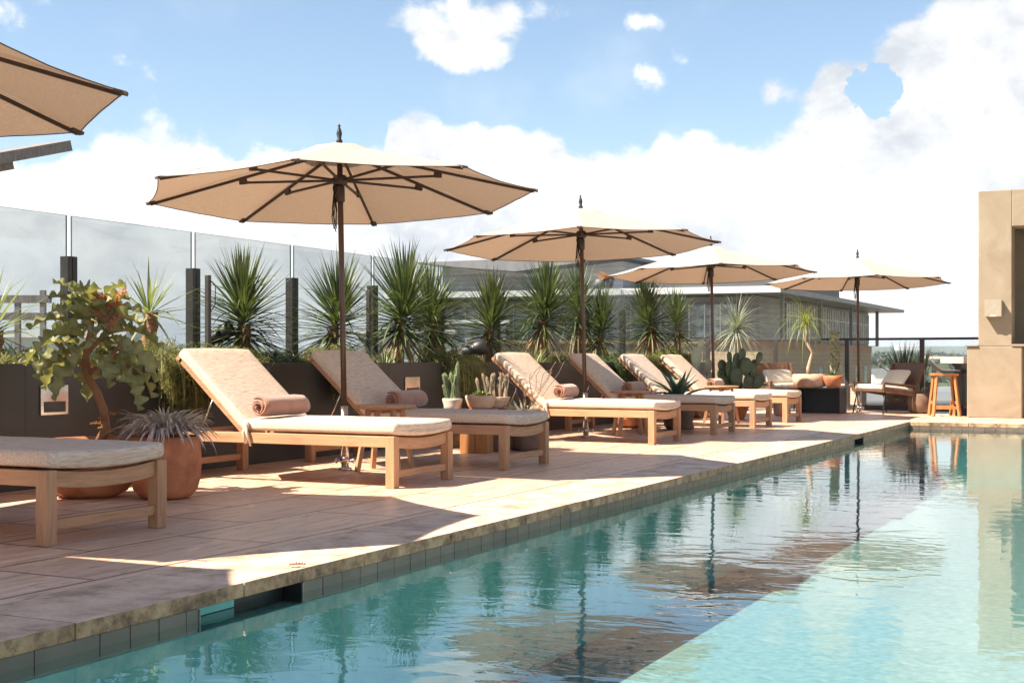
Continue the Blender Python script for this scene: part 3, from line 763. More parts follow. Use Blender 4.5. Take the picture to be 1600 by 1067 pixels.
# ================================================================== STUCCO PAVILION (right)
WY = 22.0
st = thing('stucco_pavilion', 'tan stucco wall with stepped ledges and open niche beside the pool', 'wall', (0, 0, 0))
wz = 3.60
X0, X1 = -2.77, -1.95        # pillar base
xa, xb = -2.60, -2.10        # pillar upper part
g = MB()
g.box(X0, X1, WY, WY + 1.5, 0, 1.13)                                        # thick base
g.box(xa, xb, WY + .02, WY + .5, 1.13, wz)                             # upper pillar
g.box(xb, 5.2, WY + .02, WY + .5, 3.02, wz)                            # lintel
g.box(4.4, 5.2, WY + .02, WY + .5, 0, 3.02)
g.box(X1, 4.4, WY + .30, WY + .5, 0, 1.08)                            # low wall under niche
g.build('stucco_wall', M['stucco'], st, bevel=.012)
g = MB(); g.box(xa, 5.2, WY + 1.9, WY + 2.1, 0, 3.3); g.box(xa - 0.0, xa + .25, WY + .5, WY + 1.9, 1.16, 3.3); g.build('back_wall', M['stucco'], st)
for i in range(9):
    g = MB(); g.box(xb + .12 + i * .7, xb + .24 + i * .7, WY + .5, WY + 1.9, 3.02, 3.16); g.build('ceiling_beam', M['teak_y'], st)
g = MB(); g.box(xa, 5.2, WY + .5, WY + 1.95, 3.17, 3.25); g.build('ceiling', M['beam_wood'], st)
g = MB(); g.box(X0 - .03, xa, WY - .03, WY + 1.53, 1.132, 1.155); g.box(xb, X1 + .5, WY - .02, WY + .32, 1.132, 1.165); g.build('ledge_cap', M['stucco'], st, bevel=.004)
sx = -2.36
o = thing('wall_sconce', 'square stucco coloured wall lamp on the tan pillar', 'wall lamp', (sx, WY + .02, 1.73))
g = MB(); g.box(-.125, .125, -.17, -.001, -.13, .13); g.build('shade', noisy('sconce_paint', (.29, .245, .18), .8, 20, .08), o, bevel=.003)
g = MB(); g.lathe([(.09, -.02), (.09, 0)], 20, (0, -.09, -.113)); g.build('diffuser', M['ceramic'], o)
# bar counter
o = thing('bar_counter', 'pale stone bar counter slab projecting left of the pillar', 'counter', (-2.86, WY + .55, 0))
g = MB(); g.box(-.36, -.0, -.25, .85, .86, .965); g.build('counter_top', M['ceramic'], o, bevel=.006)
g = MB(); g.box(-.16, -.06, -.05, .7, 0, .858); g.build('counter_support', M['bronze'], o)

# overhead beam at the far left of frame
pa = at_D(88, 230, 24); pb = at_D(-260, 292, 20)
o = thing('roof_beam', 'weathered timber roof edge at far left behind the nearest umbrella', 'roof beam', pa)
d = (pb - pa)
g = MB(); g.beam((0, 0, 0), d, .75, .19); g.build('eave_board', M['beam_wood'], o)
g = MB(); q = at_D(10, 252, 23) - pa; g.beam(q, q + d * 1.0, .3, .3); g.build('rafter', M['beam_wood'], o)

# ================================================================== LOUNGERS
LW = 0.86; LL = 2.10
def cushion_mb(x0, x1, y0, y1, z0, z1, r=.03, sag=0.0, bow=0.0, nx=14, ny=12):
    """box cushion with rounded edges, origin kept; bows outward and sags at x1"""
    g = MB(); vs = []; fs = []
    ring = []
    def prof(u):  # cross-section around the y-z loop
        pass
    nb = 4
    # rounded cross-section loop in (y,z)
    loop = []
    for cy, cz, a0 in ((y1 - r, z0 + r, -90), (y1 - r, z1 - r, 0), (y0 + r, z1 - r, 90), (y0 + r, z0 + r, 180)):
        for i in range(nb + 1):
            a = R(a0 + 90 * i / nb); loop.append((cy + r * math.cos(a), cz + r * math.sin(a)))
    # insert intermediate points along top & bottom for sag
    full = []
    for i in range(len(loop)):
        p, q = loop[i], loop[(i + 1) % len(loop)]
        full.append(p)
        if abs(p[0] - q[0]) > .2:
            for k in range(1, ny): full.append((p[0] + (q[0] - p[0]) * k / ny, p[1] + (q[1] - p[1]) * k / ny))
    n = len(full); xs = []
    for i in range(5): a = R(90 * i / 4); xs.append((x0 + r - r * math.cos(a), 1 - math.sin(a)))
    for i in range(1, nx): xs.append((x0 + r + (x1 - x0 - 2 * r) * i / nx, 0))
    for i in range(5): a = R(90 * i / 4); xs.append((x1 - r + r * math.sin(a), 1 - math.cos(a)))
    ym, zm = (y0 + y1) / 2, (z0 + z1) / 2
    for x, ins in xs:
        tt = (x - x0) / (x1 - x0)
        for (yy, zz) in full:
            y2 = ym + (yy - ym) * (1 - ins * r / ((y1 - y0) / 2)); z2 = zm + (zz - zm) * (1 - ins * r / ((z1 - z0) / 2))
            c = 1 - ((y2 - ym) / ((y1 - y0) / 2)) ** 2
            crown = .012 * c * (1 if zz > zm else 0)
            xx = x + bow * c * max(0, (tt - .75) / .25) ** 2
            vs.append((xx, y2, z2 + crown - sag * c * max(0, (tt - .6) / .4) ** 2 + .003 * noise.noise(Vector((x * 5, yy * 5, 0)))))
    for i in range(len(xs) - 1):
        for k in range(n):
            k2 = (k + 1) % n; fs.append((i * n + k, (i + 1) * n + k, (i + 1) * n + k2, i * n + k2))
    fs.append(tuple(range(n))); fs.append(tuple((len(xs) - 1) * n + k for k in reversed(range(n))))
    g.add(vs, fs, True); return g

def make_lounger():
    root = thing('sun_lounger', 'x', 'sun lounger', (0, 0, 0), 0, 'teak sun loungers in a row along the pool')
    h = LW / 2; lg = .072; zt, zb = .368, .289
    for sx_, sy in ((0, -1), (0, 1), (1, -1), (1, 1)):
        xx = -lg if sx_ == 0 else -LL + .10
        yy = sy * h - (lg if sy > 0 else 0)
        g = MB(); g.box(xx, xx + lg, yy, yy + lg, 0, zt if sx_ == 0 else zb - .001); g.build('leg', M['teak_z'], root, bevel=.005)
    for sy in (-1, 1):
        yy = sy * h - (.034 if sy > 0 else 0); s_ = .006 * sy
        g = MB(); g.box(-LL + .02, -lg - .001, yy - s_, yy + .034 - s_, zb, zt - .001); g.build('side_rail', M['teak_x'], root, bevel=.004)
    # curved foot apron: sags and bows
    g = MB(); n = 14; vs = []
    for i in range(n + 1):
        u = -1 + 2 * i / n; yy = u * (h - lg - .001); c = 1 - u * u; x = -.052 + .014 * c
        za, zc = zt - .004 - .022 * c, zb - .004 - .024 * c
        vs += [(x, yy, zc), (x + .032, yy, zc), (x + .032, yy, za), (x, yy, za)]
    fs = []
    for i in range(n):
        for k in range(4): fs.append((i * 4 + k, (i + 1) * 4 + k, (i + 1) * 4 + (k + 1) % 4, i * 4 + (k + 1) % 4))
    fs += [(0, 1, 2, 3), tuple(n * 4 + k for k in (3, 2, 1, 0))]
    g.add(vs, fs); g.build('foot_apron', M['teak_y'], root, bevel=.003)
    g = MB(); g.box(-.054, -.022, -h + lg, h - lg, .072, .125); g.build('stretcher', M['teak_y'], root, bevel=.004)
    g = MB(); g.box(-LL + .12, -LL + .15, -h + lg, h - lg, .09, .14); g.build('stretcher', M['teak_y'], root, bevel=.004)
    g = MB(); g.box(-LL + .02, -LL + .05, -h + .041, h - .041, zb + .004, zt - .004); g.build('head_rail', M['teak_y'], root, bevel=.004)
    g = MB()
    for i in range(14):
        x = -.13 - i * .088; g.box(x - .065, x, -h + .042, h - .042, zt - .045, zt - .022)
    g.build('seat_slats', M['teak_y'], root)
    # backrest: hinge
    hx, hz = -1.34, .372; ang = R(42); L = .83
    ca, sa = math.cos(ang), math.sin(ang)
    piv = bpy.data.objects.new('backrest', None)
    def tb(g):   # local (u along back, y, w normal) -> lounger
        g.v = [(hx - u * ca + w * sa, y, hz + u * sa + w * ca) for u, y, w in g.v]; return g
    g = MB(); 
    for sy in (-1, 1): g.box(-.02, L, sy * (h - .07) - .02, sy * (h - .07) + .02, -.035, 0)
    g.box(L - .03, L + .03, -h + .05, h - .05, -.036, .002)
    for i in range(9): g.box(.05 + i * .088, .11 + i * .088, -h + .092, h - .092, -.026, -.004)
    bk = tb(g).build('backrest_frame', M['teak_x'], root, bevel=.003)
    g = MB()
    for sy in (-1, 1):
        a = (hx - .45 * ca, sy * (h - .12), hz + .45 * sa - .03); b_ = (-LL + .26, sy * (h - .12), zt - .03); g.tube([a, b_], .007, 8)
    g.tube([(-LL + .26, -h + .12, zt - .03), (-LL + .26, h - .12, zt - .03)], .007, 8); g.build('support_strut', M['steel'], bk)
    c1 = cushion_mb(hx + .01, .005, -h + .015, h - .015, zt + .012, zt + .096, .028, sag=.022, bow=.03).build('seat_cushion', M['cushion'], root)
    g = cushion_mb(-.02, L + .02, -h + .015, h - .015, .004, .086, .029); tb(g); c2 = g.build('back_cushion', M['cushion'], root)
    c2.data.flip_normals()
    # ties at the hinge
    for sy in (-1, 1):
        g = MB(); yy = sy * (h - .002)
        g.ell((hx + .045, yy, zt + .055), (.035, .02, .035)); g.tube([(hx + .05, yy + sy * .012, zt + .05), (hx + .07, yy + sy * .018, zt - .0), (hx + .10, yy + sy * .012, zt - .10)], [.012, .014, .008], 6)
        g.tube([(hx + .05, yy + sy * .012, zt + .05), (hx + .04, yy + sy * .018, zt), (hx + .055, yy + sy * .014, zt - .085)], [.012, .014, .008], 6)
        g.build('cushion_tie', M['cushion'], c1)
    return root
lounger0 = make_lounger()
FX = -4.83
L_Y = [(4.69, 'sun lounger cut off at the left frame edge, only foot end showing'),
       (7.90, 'sunlit front sun lounger beside the round terracotta pot'),
       (9.66, 'second full sun lounger behind the first umbrella pole, cushion shaded'),
       (13.28, 'sun lounger right of the potted cactus group, cushion half in sun'),
       (15.42, 'shaded sun lounger right behind the second umbrella pole'),
       (17.16, 'sun lounger behind the dark agave'),
       (18.85, 'farthest sun lounger, nearest to the black box table')]
for i, (y, lab) in enumerate(L_Y):
    o = lounger0 if i == 0 else dup(lounger0)
    o.location = (FX - (.03 if i > 2 else 0), y + LW / 2 - .0, 0); o['label'] = lab
    o.rotation_euler.z = [0, 0, .006, -.008, .01, -.006, 0][i]

# rolled towels
def make_towel():
    root = thing('rolled_towel', 'x', 'towel', (0, 0, 0), 0, 'rolled terracotta towels on the loungers')
    g = MB(); n = 90; turns = 3.4; W_ = .60; r0, r1 = .012, .088; th = .019
    inner, outer = [], []
    for i in range(n + 1):
        u = i / n; a = u * turns * 2 * PI; r = r0 + (r1 - r0) * u
        p = Vector((r * math.cos(a), 0, r * math.sin(a)))
        outer.append((a, r))
    ny = 10; vs = []
    for i, (a, r) in enumerate(outer):
        for j in range(ny + 1):
            v = j / ny; e = abs(2 * v - 1) ** 6
            yy = (v - .5) * W_ + .012 * math.sin(a * 1.3 + j) * e
            for s_ in (0, 1):
                rr = (r - th * (1 - s_)) if s_ == 0 else r
                rr = max(.002, rr + .004 * noise.noise(Vector((a, yy * 8, 2))) - .006 * e * s_)
                vs.append((rr * math.cos(a), yy, rr * math.sin(a) * .96))
    st_ = (ny + 1) * 2; fs = []
    for i in range(n):
        for j in range(ny):
            b0 = i * st_ + j * 2; b1 = (i + 1) * st_ + j * 2
            fs += [(b0 + 1, b0 + 3, b1 + 3, b1 + 1), (b0, b1, b1 + 2, b0 + 2)]
        b0 = i * st_; b1 = (i + 1) * st_; fs.append((b0, b0 + 1, b1 + 1, b1))
        b0 += ny * 2; b1 += ny * 2; fs.append((b0, b1, b1 + 1, b0 + 1))
    b0 = n * st_
    for j in range(ny): fs.append((b0 + j * 2, b0 + j * 2 + 2, b0 + j * 2 + 3, b0 + j * 2 + 1))
    g.add(vs, fs, True); o = g.build('towel_roll', M['towel'], root)
    return root
towel0 = make_towel()
T = [(1, 0, 'rolled terracotta towel on the sunlit front lounger'), (2, .05, 'rolled terracotta towel on the shaded second lounger'),
     (3, .1, 'rolled towel on the lounger right of the potted cacti'), (4, 0, 'rolled towel on the lounger behind the second umbrella pole'),
     (5, .08, 'rolled towel on the lounger behind the dark agave'), (6, .03, 'rolled towel on the farthest lounger')]
for n_, (li, rz, lab) in enumerate(T):
    o = towel0 if n_ == 0 else dup(towel0)
    o.location = (FX - 1.22, L_Y[li][0] + LW / 2 - (.09 if li != 2 else -.02), .368 + .108 + .080); o.rotation_euler = (0, R(20), R(2) + rz); o['label'] = lab

# ================================================================== UMBRELLAS
def make_umbrella():
    root = thing('market_umbrella', 'x', 'umbrella', (0, 0, 0), 0, 'sand coloured market umbrellas between the loungers')
    RR, zr, za = 1.63, 2.27, 2.67
    def vert(k): a = R(22.5 + 45 * k); return math.cos(a), math.sin(a)
    # canopy, panels sagging between ribs
    g = MB(); ns, nr_ = 8, 9; vs = []; r_in = .10
    for k in range(8):
        c0, s0 = vert(k); c1, s1 = vert(k + 1)
        for i in range(nr_ + 1):
            u = i / nr_; r = r_in + (RR - r_in) * u
            for j in range(ns + 1):
                w = j / ns; e = 4 * w * (1 - w)
                x = (c0 + (c1 - c0) * w) * r; y = (s0 + (s1 - s0) * w) * r
                pull = 1 - .018 * e * u
                z = za - (za - zr) * (u ** 1.06) - .028 * e * u * (1 - .5 * u) + .004 * noise.noise(Vector((x * 5, y * 5, k)))
                vs.append((x * pull, y * pull, z))
    fs = []; S = (nr_ + 1) * (ns + 1)
    for k in range(8):
        for i in range(nr_):
            for j in range(ns):
                a = k * S + i * (ns + 1) + j; fs.append((a, a + ns + 1, a + ns + 2, a + 1))
    g.add(vs, fs, True); cn = g.build('canopy', M['canopy'], root)
    # hem binding
    g = MB()
    for k in range(8):
        a = k * S + nr_ * (ns + 1); pts = [Vector(vs[a + j]) for j in range(ns + 1)]
        g.tube([p + Vector((0, 0, -.004)) for p in pts], .0038, 5)
    g.build('hem', M['binding'], cn)
    # corner pockets
    for k in range(8):
        g = MB(); c, s = vert(k); p = Vector((c * (RR - .06), s * (RR - .06), zr + .005)); q = Vector((c * (RR + .012), s * (RR + .012), zr - .012)); g.beam(p, q, .05, .018); g.build('corner_pocket', M['binding'], cn)
    # vent cap
    g = MB(); vs = [(0, 0, za + .045)]
    for k in range(8):
        c, s = vert(k)
        for rr, zz in ((.22, za + .004), (.42, za - .088)): vs.append((c * rr, s * rr, zz))
        c2, s2 = vert(k + .5)
        for rr, zz in ((.20, za + .002), (.37, za - .078)): vs.append((c2 * rr, s2 * rr, zz))
    fs = []
    for k in range(8):
        a = 1 + k * 4; b_ = a + 2; c = 1 + ((k + 1) % 8) * 4
        fs += [(0, a, b_), (0, b_, c), (a, a + 1, b_ + 1, b_), (b_, b_ + 1, c + 1, c)]
    g.add(vs, fs, True); g.build('vent_cap', M['canopy'], root)
    for k in range(8):
        c, s = vert(k)
        g = MB(); g.beam((c * .05, s * .05, za - .032), (c * (RR - .02), s * (RR - .02), zr - .016), .017, .022); rb = g.build('rib', M['rib_wood'], root)
        zz = zr + (za - zr) * .5 - .04
        g = MB(); g.beam((c * .05, s * .05, 2.40), (c * RR * .5, s * RR * .5, zz - .02), .014, .019)
        g.beam((c * (RR * .5 - .03), s * (RR * .5 - .03), zz - .01), (c * (RR * .5 + .035), s * (RR * .5 + .035), zz - .015), .026, .042); g.build('strut', M['rib_wood'], rb)
    g = MB(); g.tube([(0, 0, .30), (0, 0, za + .03)], .0235, 14); g.build('pole', M['pole_wood'], root)
    g = MB(); g.lathe([(.05, 2.36), (.062, 2.37), (.062, 2.42), (.05, 2.44)], 16); g.build('hub', M['rib_wood'], root)
    g = MB(); g.lathe([(.05, za - .08), (.06, za - .07), (.06, za - .02), (.04, za)], 16); g.build('top_hub', M['rib_wood'], root)
    g = MB(); g.lathe([(.034, 2.22), (.038, 2.23), (.038, 2.34), (.034, 2.35)], 16); g.build('pole_collar', M['rib_wood'], root)
    g = MB(); g.lathe([(.02, za + .03), (.028, za + .06), (.015, za + .08), (.024, za + .12), (.018, za + .15), (.008, za + .175), (.014, za + .19), (0.0, za + .205)], 14); g.build('finial', M['black'], root)
    g = MB()
    for a, x in ((0, .0), (1, .012), (2, -.01)):
        g.tube([(-.032 + x, -.02, 2.36), (-.038 + x, -.024, 2.22), (-.05 + x * 2, -.026, 2.10), (-.04 + x, -.026, 2.0), (-.034, -.022, 1.97 + .03 * a)], .0045, 6)
    g.tube([(-.04, -.03, 2.3), (-.055, -.035, 2.16), (-.035, -.035, 2.03), (-.02, -.03, 2.15), (-.035, -.032, 2.28)], .008, 6)
    g.lathe([(.02, 2.30), (.026, 2.32), (.026, 2.35), (.02, 2.36)], 10, (-.03, -.02, 0)); g.build('pulley_rope', M['rope'], root)
    g = MB(); g.tube([(0, 0, 0), (0, 0, .53)], .032, 16); g.lathe([(.055, 0), (.055, .02), (.034, .028)], 18)
    g.lathe([(.036, .06), (.042, .065), (.042, .10), (.036, .105)], 16); g.build('ground_sleeve', M['steel'], root)
    g = MB()
    for s_ in (-1, 1):
        g = MB(); g.tube([(s_ * .04, 0, .08), (s_ * .075, 0, .08)], .008, 8); g.ell((s_ * .085, 0, .08), (.016, .022, .022), nu=10, nv=6); g.build('clamp_knob', M['steel'], root)
    return root
U = [((-5.80, 1.45), 'unseen added market umbrella before the left frame edge, shading the near deck'), ((-6.16, 4.50), 'market umbrella at top left corner, only its right edge in frame'),  # first umbrella is unseen, added to cast shade on the near deck
     ((-6.02, 9.08), 'large nearest full market umbrella with its whole underside showing'),
     ((-6.07, 14.25), 'second full umbrella from the left, above the sword plants'),
     ((-6.27, 19.85), 'third full umbrella, in front of the grey roof, tilted to the right'),
     ((-4.75, 23.35), 'farthest umbrella, rising beside the brown armchair')]
umb = make_umbrella()
tilt = [(0, 0), (-1.5, 2.0), (1.3, 2.2), (1.2, 2.2), (0.9, 1.8), (0, 1.6)]
fw = Vector((-SA, CA, 0)); rt = Vector((CA, SA, 0))
for i, ((x, y), lab) in enumerate(U):
    o = umb if i == 0 else dup(umb)
    left, back = tilt[i]
    q = Matrix.Rotation(R(-left), 3, fw) @ Matrix.Rotation(R(-back), 3, rt)
    o.location = (x, y, 0); 
    if i == 1: q = q @ Matrix.Rotation(R(10), 3, 'Z'); o.location = Vector((x, y, .12)) - rt * .22
    o.rotation_euler = q.to_euler(); o['label'] = lab
    if i == 5: o.scale = (.98, .98, 1.0)
    elif i == 0: o.scale = (1, 1, 1.16)
    else: o.scale = (1, 1, 1)

# ================================================================== SIDE TABLES, STOOLS, POTS
def make_table():
    root = thing('side_table', 'x', 'side table', (0, 0, 0), 0, 'small round teak side tables')
    g = MB(); g.lathe([(.20, .505), (.245, .515), (.25, .535), (.245, .54)], 36); g.build('table_top', M['teak_x'], root)
    g = MB(); g.beam((-.15, 0, .49), (.15, 0, .49), .05, .03); g.beam((0, -.15, .4895), (0, .15, .4895), .049, .029); g.build('cross_rail', M['teak_x'], root)
    for k in range(4):
        a = R(45 + 90 * k); c, s = math.cos(a), math.sin(a)
        g = MB(); g.beam((c * .25, s * .25, 0), (c * .15, s * .15, .505), .042, .038, up=(c, s, 0)); g.build('leg', M['teak_z'], root, bevel=.004)
    return root
tb0 = make_table()
for i, (x, y, lab) in enumerate([(-5.72, 9.22, 'round teak side table between first two full loungers'), (-5.72, 14.80, 'round teak side table beside the second umbrella pole'),
                                 (-5.72, 18.44, 'farthest round teak side table beside the last lounger')]):
    o = tb0 if i == 0 else dup(tb0)
    o.location = (x, y, 0); o.rotation_euler.z = [.2, .6, 1.0][i]; o['label'] = lab

def pot(prof, mat, loc, lab, name='plant_pot', cat='plant pot', n=40, rim=.018, group=None):
    """hollow pot: outer profile then inner wall and soil"""
    o = thing(name, lab, cat, loc, 0, group)
    rt_, zt = prof[-1]
    g = MB(); g.lathe(prof + [(rt_ - rim * .5, zt + .004), (rt_ - rim, zt), (rt_ - rim, zt - .05), (0.001, zt - .055)], n); g.build('pot', mat, o)
    g = MB(); vs = [(0, 0, zt - .028)]
    for r_ in (.5, 1):
        for k in range(18): a = 2 * PI * k / 18; vs.append(((rt_ - rim - .001) * r_ * math.cos(a), (rt_ - rim - .001) * r_ * math.sin(a), zt - .032 + rnd(-.006, .006)))
    fs = [(0, 1 + k, 1 + (k + 1) % 18) for k in range(18)] + [(1 + k, 19 + k, 19 + (k + 1) % 18, 1 + (k + 1) % 18) for k in range(18)]
    g.add(vs, fs, True); g.build('soil', M['soil'], o)
    return o, zt - .03
def rosette(n, L, w, base_z=0, up=(.1, 1.6), droop=.8, spread=.03, seg=4, fold=.25, wbase=.55, fill=1.0):
    g = MB()
    for i in range(n):
        a = i * 2.39996 + rnd(-.2, .2); e = rnd(*up); s_ = rnd(0, spread)
        g.blade((s_ * math.cos(a), s_ * math.sin(a), base_z), (math.cos(a), math.sin(a), e), L * rnd(.75, 1.08), w * rnd(.8, 1.15), droop * rnd(.6, 1.3), seg, fold, wbase=wbase)
    return g

# big round terracotta pot + mauve bromeliad
P1 = Vector((-5.86, 6.72, 0))
prof = [(.12, 0), (.165, .015), (.205, .06), (.226, .14), (.232, .24), (.226, .34), (.218, .405)]
o, z = pot(prof, M['terracotta'], P1, 'big round terracotta pot with spiky mauve plant at left lounger')
def add_top(name, lab, cat, loc, group=None): return thing(name, lab, cat, loc, 0, group)
pt = add_top('spiky_bromeliad', 'mauve grey spiky rosette plant in the big round terracotta pot', 'potted plant', P1 + Vector((0, 0, z)))
g = rosette(300, .26, .028, .06, (.5, 3.6), 2.1, .17, 6, .35); g.build('leaves', M['mauve'], pt)
# bowl + velvet leaf plant
P2 = Vector((-6.38, 6.58, 0))
o, z = pot([(.16, 0), (.24, .04), (.30, .14), (.315, .26), (.30, .38)], M['terracotta'], P2, 'wide clay bowl behind left lounger holding the velvet leaf plant')
kv = thing('velvet_leaf_plant', 'tall plant with big wavy olive lobed leaves on a bare rusty stem', 'potted plant', P2 + Vector((.03, 0.05, z)))
stem = [Vector((0, 0, 0)), Vector((.03, .03, .10)), Vector((.02, .02, .22)), Vector((-.02, 0, .34)), Vector((-.07, -.03, .44)), Vector((-.09, -.03, .56)), Vector((-.07, -.02, .70)), Vector((-.06, 0, .82))]
g = MB(); g.tube(stem, [.036, .032, .03, .028, .027, .026, .022, .015], 10)
for (a, b_) in (((-.07, -.03, .46), (.16, .03, .66)), ((-.09, -.03, .52), (-.28, -.12, .68)), ((-.08, -.03, .60), (.04, .1, .84))):
    g.tube([a, (Vector(a) + Vector(b_)) / 2 + Vector((0, 0, -.02)), b_], [.02, .016, .012], 8)
g.build('stem', M['rust_leaf'], kv)
def velvet_leaf(g, base, d, L, W_, droop, roll, rimg=None):
    d = Vector(d).normalized(); p = Vector(base); side = d.cross(Vector((0, 0, 1)))
    if side.length < .1: side = Vector((1, 0, 0))
    side = (Matrix.Rotation(roll, 3, d) @ side.normalized())
    n = 28; m_ = 8; vs = []; ph = rnd(0, 6)
    for i in range(n + 1):
        u = i / n
        w = W_ * (math.sin(min(1, u * 1.55 + .12) * PI * .5) * (1 - u ** 2.6)) + .004
        w *= 1 + .36 * math.sin(u * 19 + ph) + .10 * math.sin(u * 41 + ph)
        if u < .10: w = .012
        nrm = side.cross(d).normalized()
        for j in range(-m_ // 2, m_ // 2 + 1):
            s_ = j / (m_ / 2)
            wav =   .26 * W_ * abs(s_) ** 2 * math.sin(u * 34 + ph + (1.4 if s_ > 0 else 0)) + .38 * W_ * abs(s_) ** 1.3
            vs.append(p + side * w * s_ + nrm * wav)
        d = (d + Vector((0, 0, -1)) * droop / n * (.5 + 1.4 * u)).normalized(); side = (side - d * side.dot(d)).normalized()
        p = p + d * L / n
    k = m_ + 1
    g.add(vs, [(i * k + j, i * k + j + 1, (i + 1) * k + j + 1, (i + 1) * k + j) for i in range(n) for j in range(m_)], True)
    if rimg is not None:
        for e in (0, m_): rimg.tube([vs[i * k + e] for i in range(3, n + 1)], .0017, 4)
g = MB(); g2 = MB(); g3 = MB()
for i in range(34):
    u = i / 34; a = i * 2.4; c = Vector((-.06 + .15 * math.cos(a) * (1 - u), .13 * math.sin(a) * (1 - u), .52 + .40 * u))
    velvet_leaf(g, c, (math.cos(a) , math.sin(a), -.25 + 1.6 * u), rnd(.33, .46) * (1 - .28 * u), rnd(.075, .11) * (1 - .25 * u), 2.0 - 1.1 * u, rnd(-.5, .5), g3)
for i in range(16):
    a = i * 2.1; velvet_leaf(g2, (-.06 + .14 * math.cos(a * 3), .14 * math.sin(a * 3), .74 + .012 * i), (math.cos(a), math.sin(a), 1.5), rnd(.12, .20), .035, .8, rnd(-.8, .8))
for i in range(6):
    a = i * 1.3; velvet_leaf(g2, (.02, .02, .03 + .03 * i), (math.cos(a), math.sin(a), .5), .09, .02, .8, rnd(-.8, .8))
vl = g.build('leaves', M['velvet'], kv); g3.build('leaf_margins', M['blade_pale'], vl); g2.build('young_leaves', M['rust_leaf'], kv)

# group right of second lounger
blk = gnd(750, 708)
o = thing('wood_block_stool', 'glowing orange wooden block stool beneath the potted cacti', 'stool', (blk.x - .05, blk.y + .05, 0), R(10))
g = MB(); g.box(-.15, -.002, -.11, .11, 0, .40); g.build('block', M['orange_wood'], o, bevel=.006)
g = MB(); g.box(.002, .13, -.10, .10, 0, .40); g.build('block', M['orange_wood'], o, bevel=.006)
g = MB(); g.box(-.19, .17, -.14, .14, .402, .43); g.build('stool_top', M['teak_x'], o, bevel=.004)
c0 = Vector((blk.x - .05, blk.y + .05, .43))
o, z = pot([(.10, 0), (.125, .03), (.15, .10), (.152, .13)], M['terracotta_pale'], c0 + Vector((.03, .0, 0)), 'wide pale clay bowl of succulents on the wooden block stool', n=30)
pr = thing('succulent_rosette', 'yellow green succulent rosettes in the wide pale clay bowl', 'potted plant', c0 + Vector((.03, 0, z)))
g = MB()
for (dx, dy, s_) in ((0, 0, 1), (.09, .03, .7), (-.08, .05, .7), (.02, -.09, .6), (.05, .1, .6)):
    for i in range(26):
        a = i * 2.4; e = .25 + i * .07; g.blade((dx, dy, .0), (math.cos(a), math.sin(a), e), .12 * s_ * (1 - i * .014), .045 * s_, -.3, 4, .3, wbase=.5)
g.build('leaves', leaf_mat('lime_leaf', (.22, .27, .06), (.42, .40, .12), .2, 8), pr)
def cactus_cluster(lab, loc, cols, mat, name='column_cactus'):
    o = thing(name, lab, 'cactus', loc)
    for (dx, dy, h, r, lx, ly) in cols:
        g = MB(); n = 16; pts = 10; vs = []
        for i in range(pts + 1):
            u = i / pts; rr = r * (1 if u < .8 else math.sqrt(max(.02, 1 - ((u - .8) / .2) ** 2))) * (.85 + .15 * math.sin(u * 9 + dx * 40))
            for k in range(n):
                a = 2 * PI * k / n; q = rr * (1 if k % 2 else .72); vs.append((dx + lx * u + q * math.cos(a), dy + ly * u + q * math.sin(a), h * u))
        g.add(vs, [(i * n + k, i * n + (k + 1) % n, (i + 1) * n + (k + 1) % n, (i + 1) * n + k) for i in range(pts) for k in range(n)] + [tuple(pts * n + k for k in range(n))], False)
        g.build('column', mat, o)
    return o
o, z = pot([(.09, 0), (.085, .05), (.10, .10), (.10, .12)], M['ceramic'], c0 + Vector((-.24, -.08, -.02)), 'small grey pot with column cactus left of the succulent bowl', n=24)
o.location.z = .41
cols = [(rnd(-.06, .06), rnd(-.06, .06), rnd(.14, .30), rnd(.018, .026), rnd(-.05, .05), rnd(-.05, .05)) for _ in range(13)] + [(.03, 0, .40, .024, .03, 0)]
cactus_cluster('clump of slim ribbed cacti in the small grey pot', c0 + Vector((-.24, -.08, z - .02)), cols, M['cactus'])
cols = [(rnd(-.16, .16), rnd(-.05, .12), rnd(.16, .27), rnd(.016, .022), rnd(-.05, .05), rnd(-.05, .05)) for _ in range(20)]
o, z = pot([(.10, 0), (.15, .04), (.19, .12)], M['terracotta_pale'], c0 + Vector((.0, .30, -.01)), 'low clay bowl behind the succulent bowl', n=24)
o.location.z = .42
stl = thing('plant_stand', 'low dark stand under the rear clay bowl', 'stand', (c0.x + 0, c0.y + .30, 0))
g = MB(); g.lathe([(.13, 0), (.12, .2), (.14, .40), (.16, .418)], 24); g.build('stand_body', M['brown_clay'], stl)
cactus_cluster('reddish cactus cluster in the low rear clay bowl', c0 + Vector((.0, .30, z)), cols, noisy('rosy_cactus', (.20, .20, .10), .6, 9, .3, c2=(.42, .27, .2)))
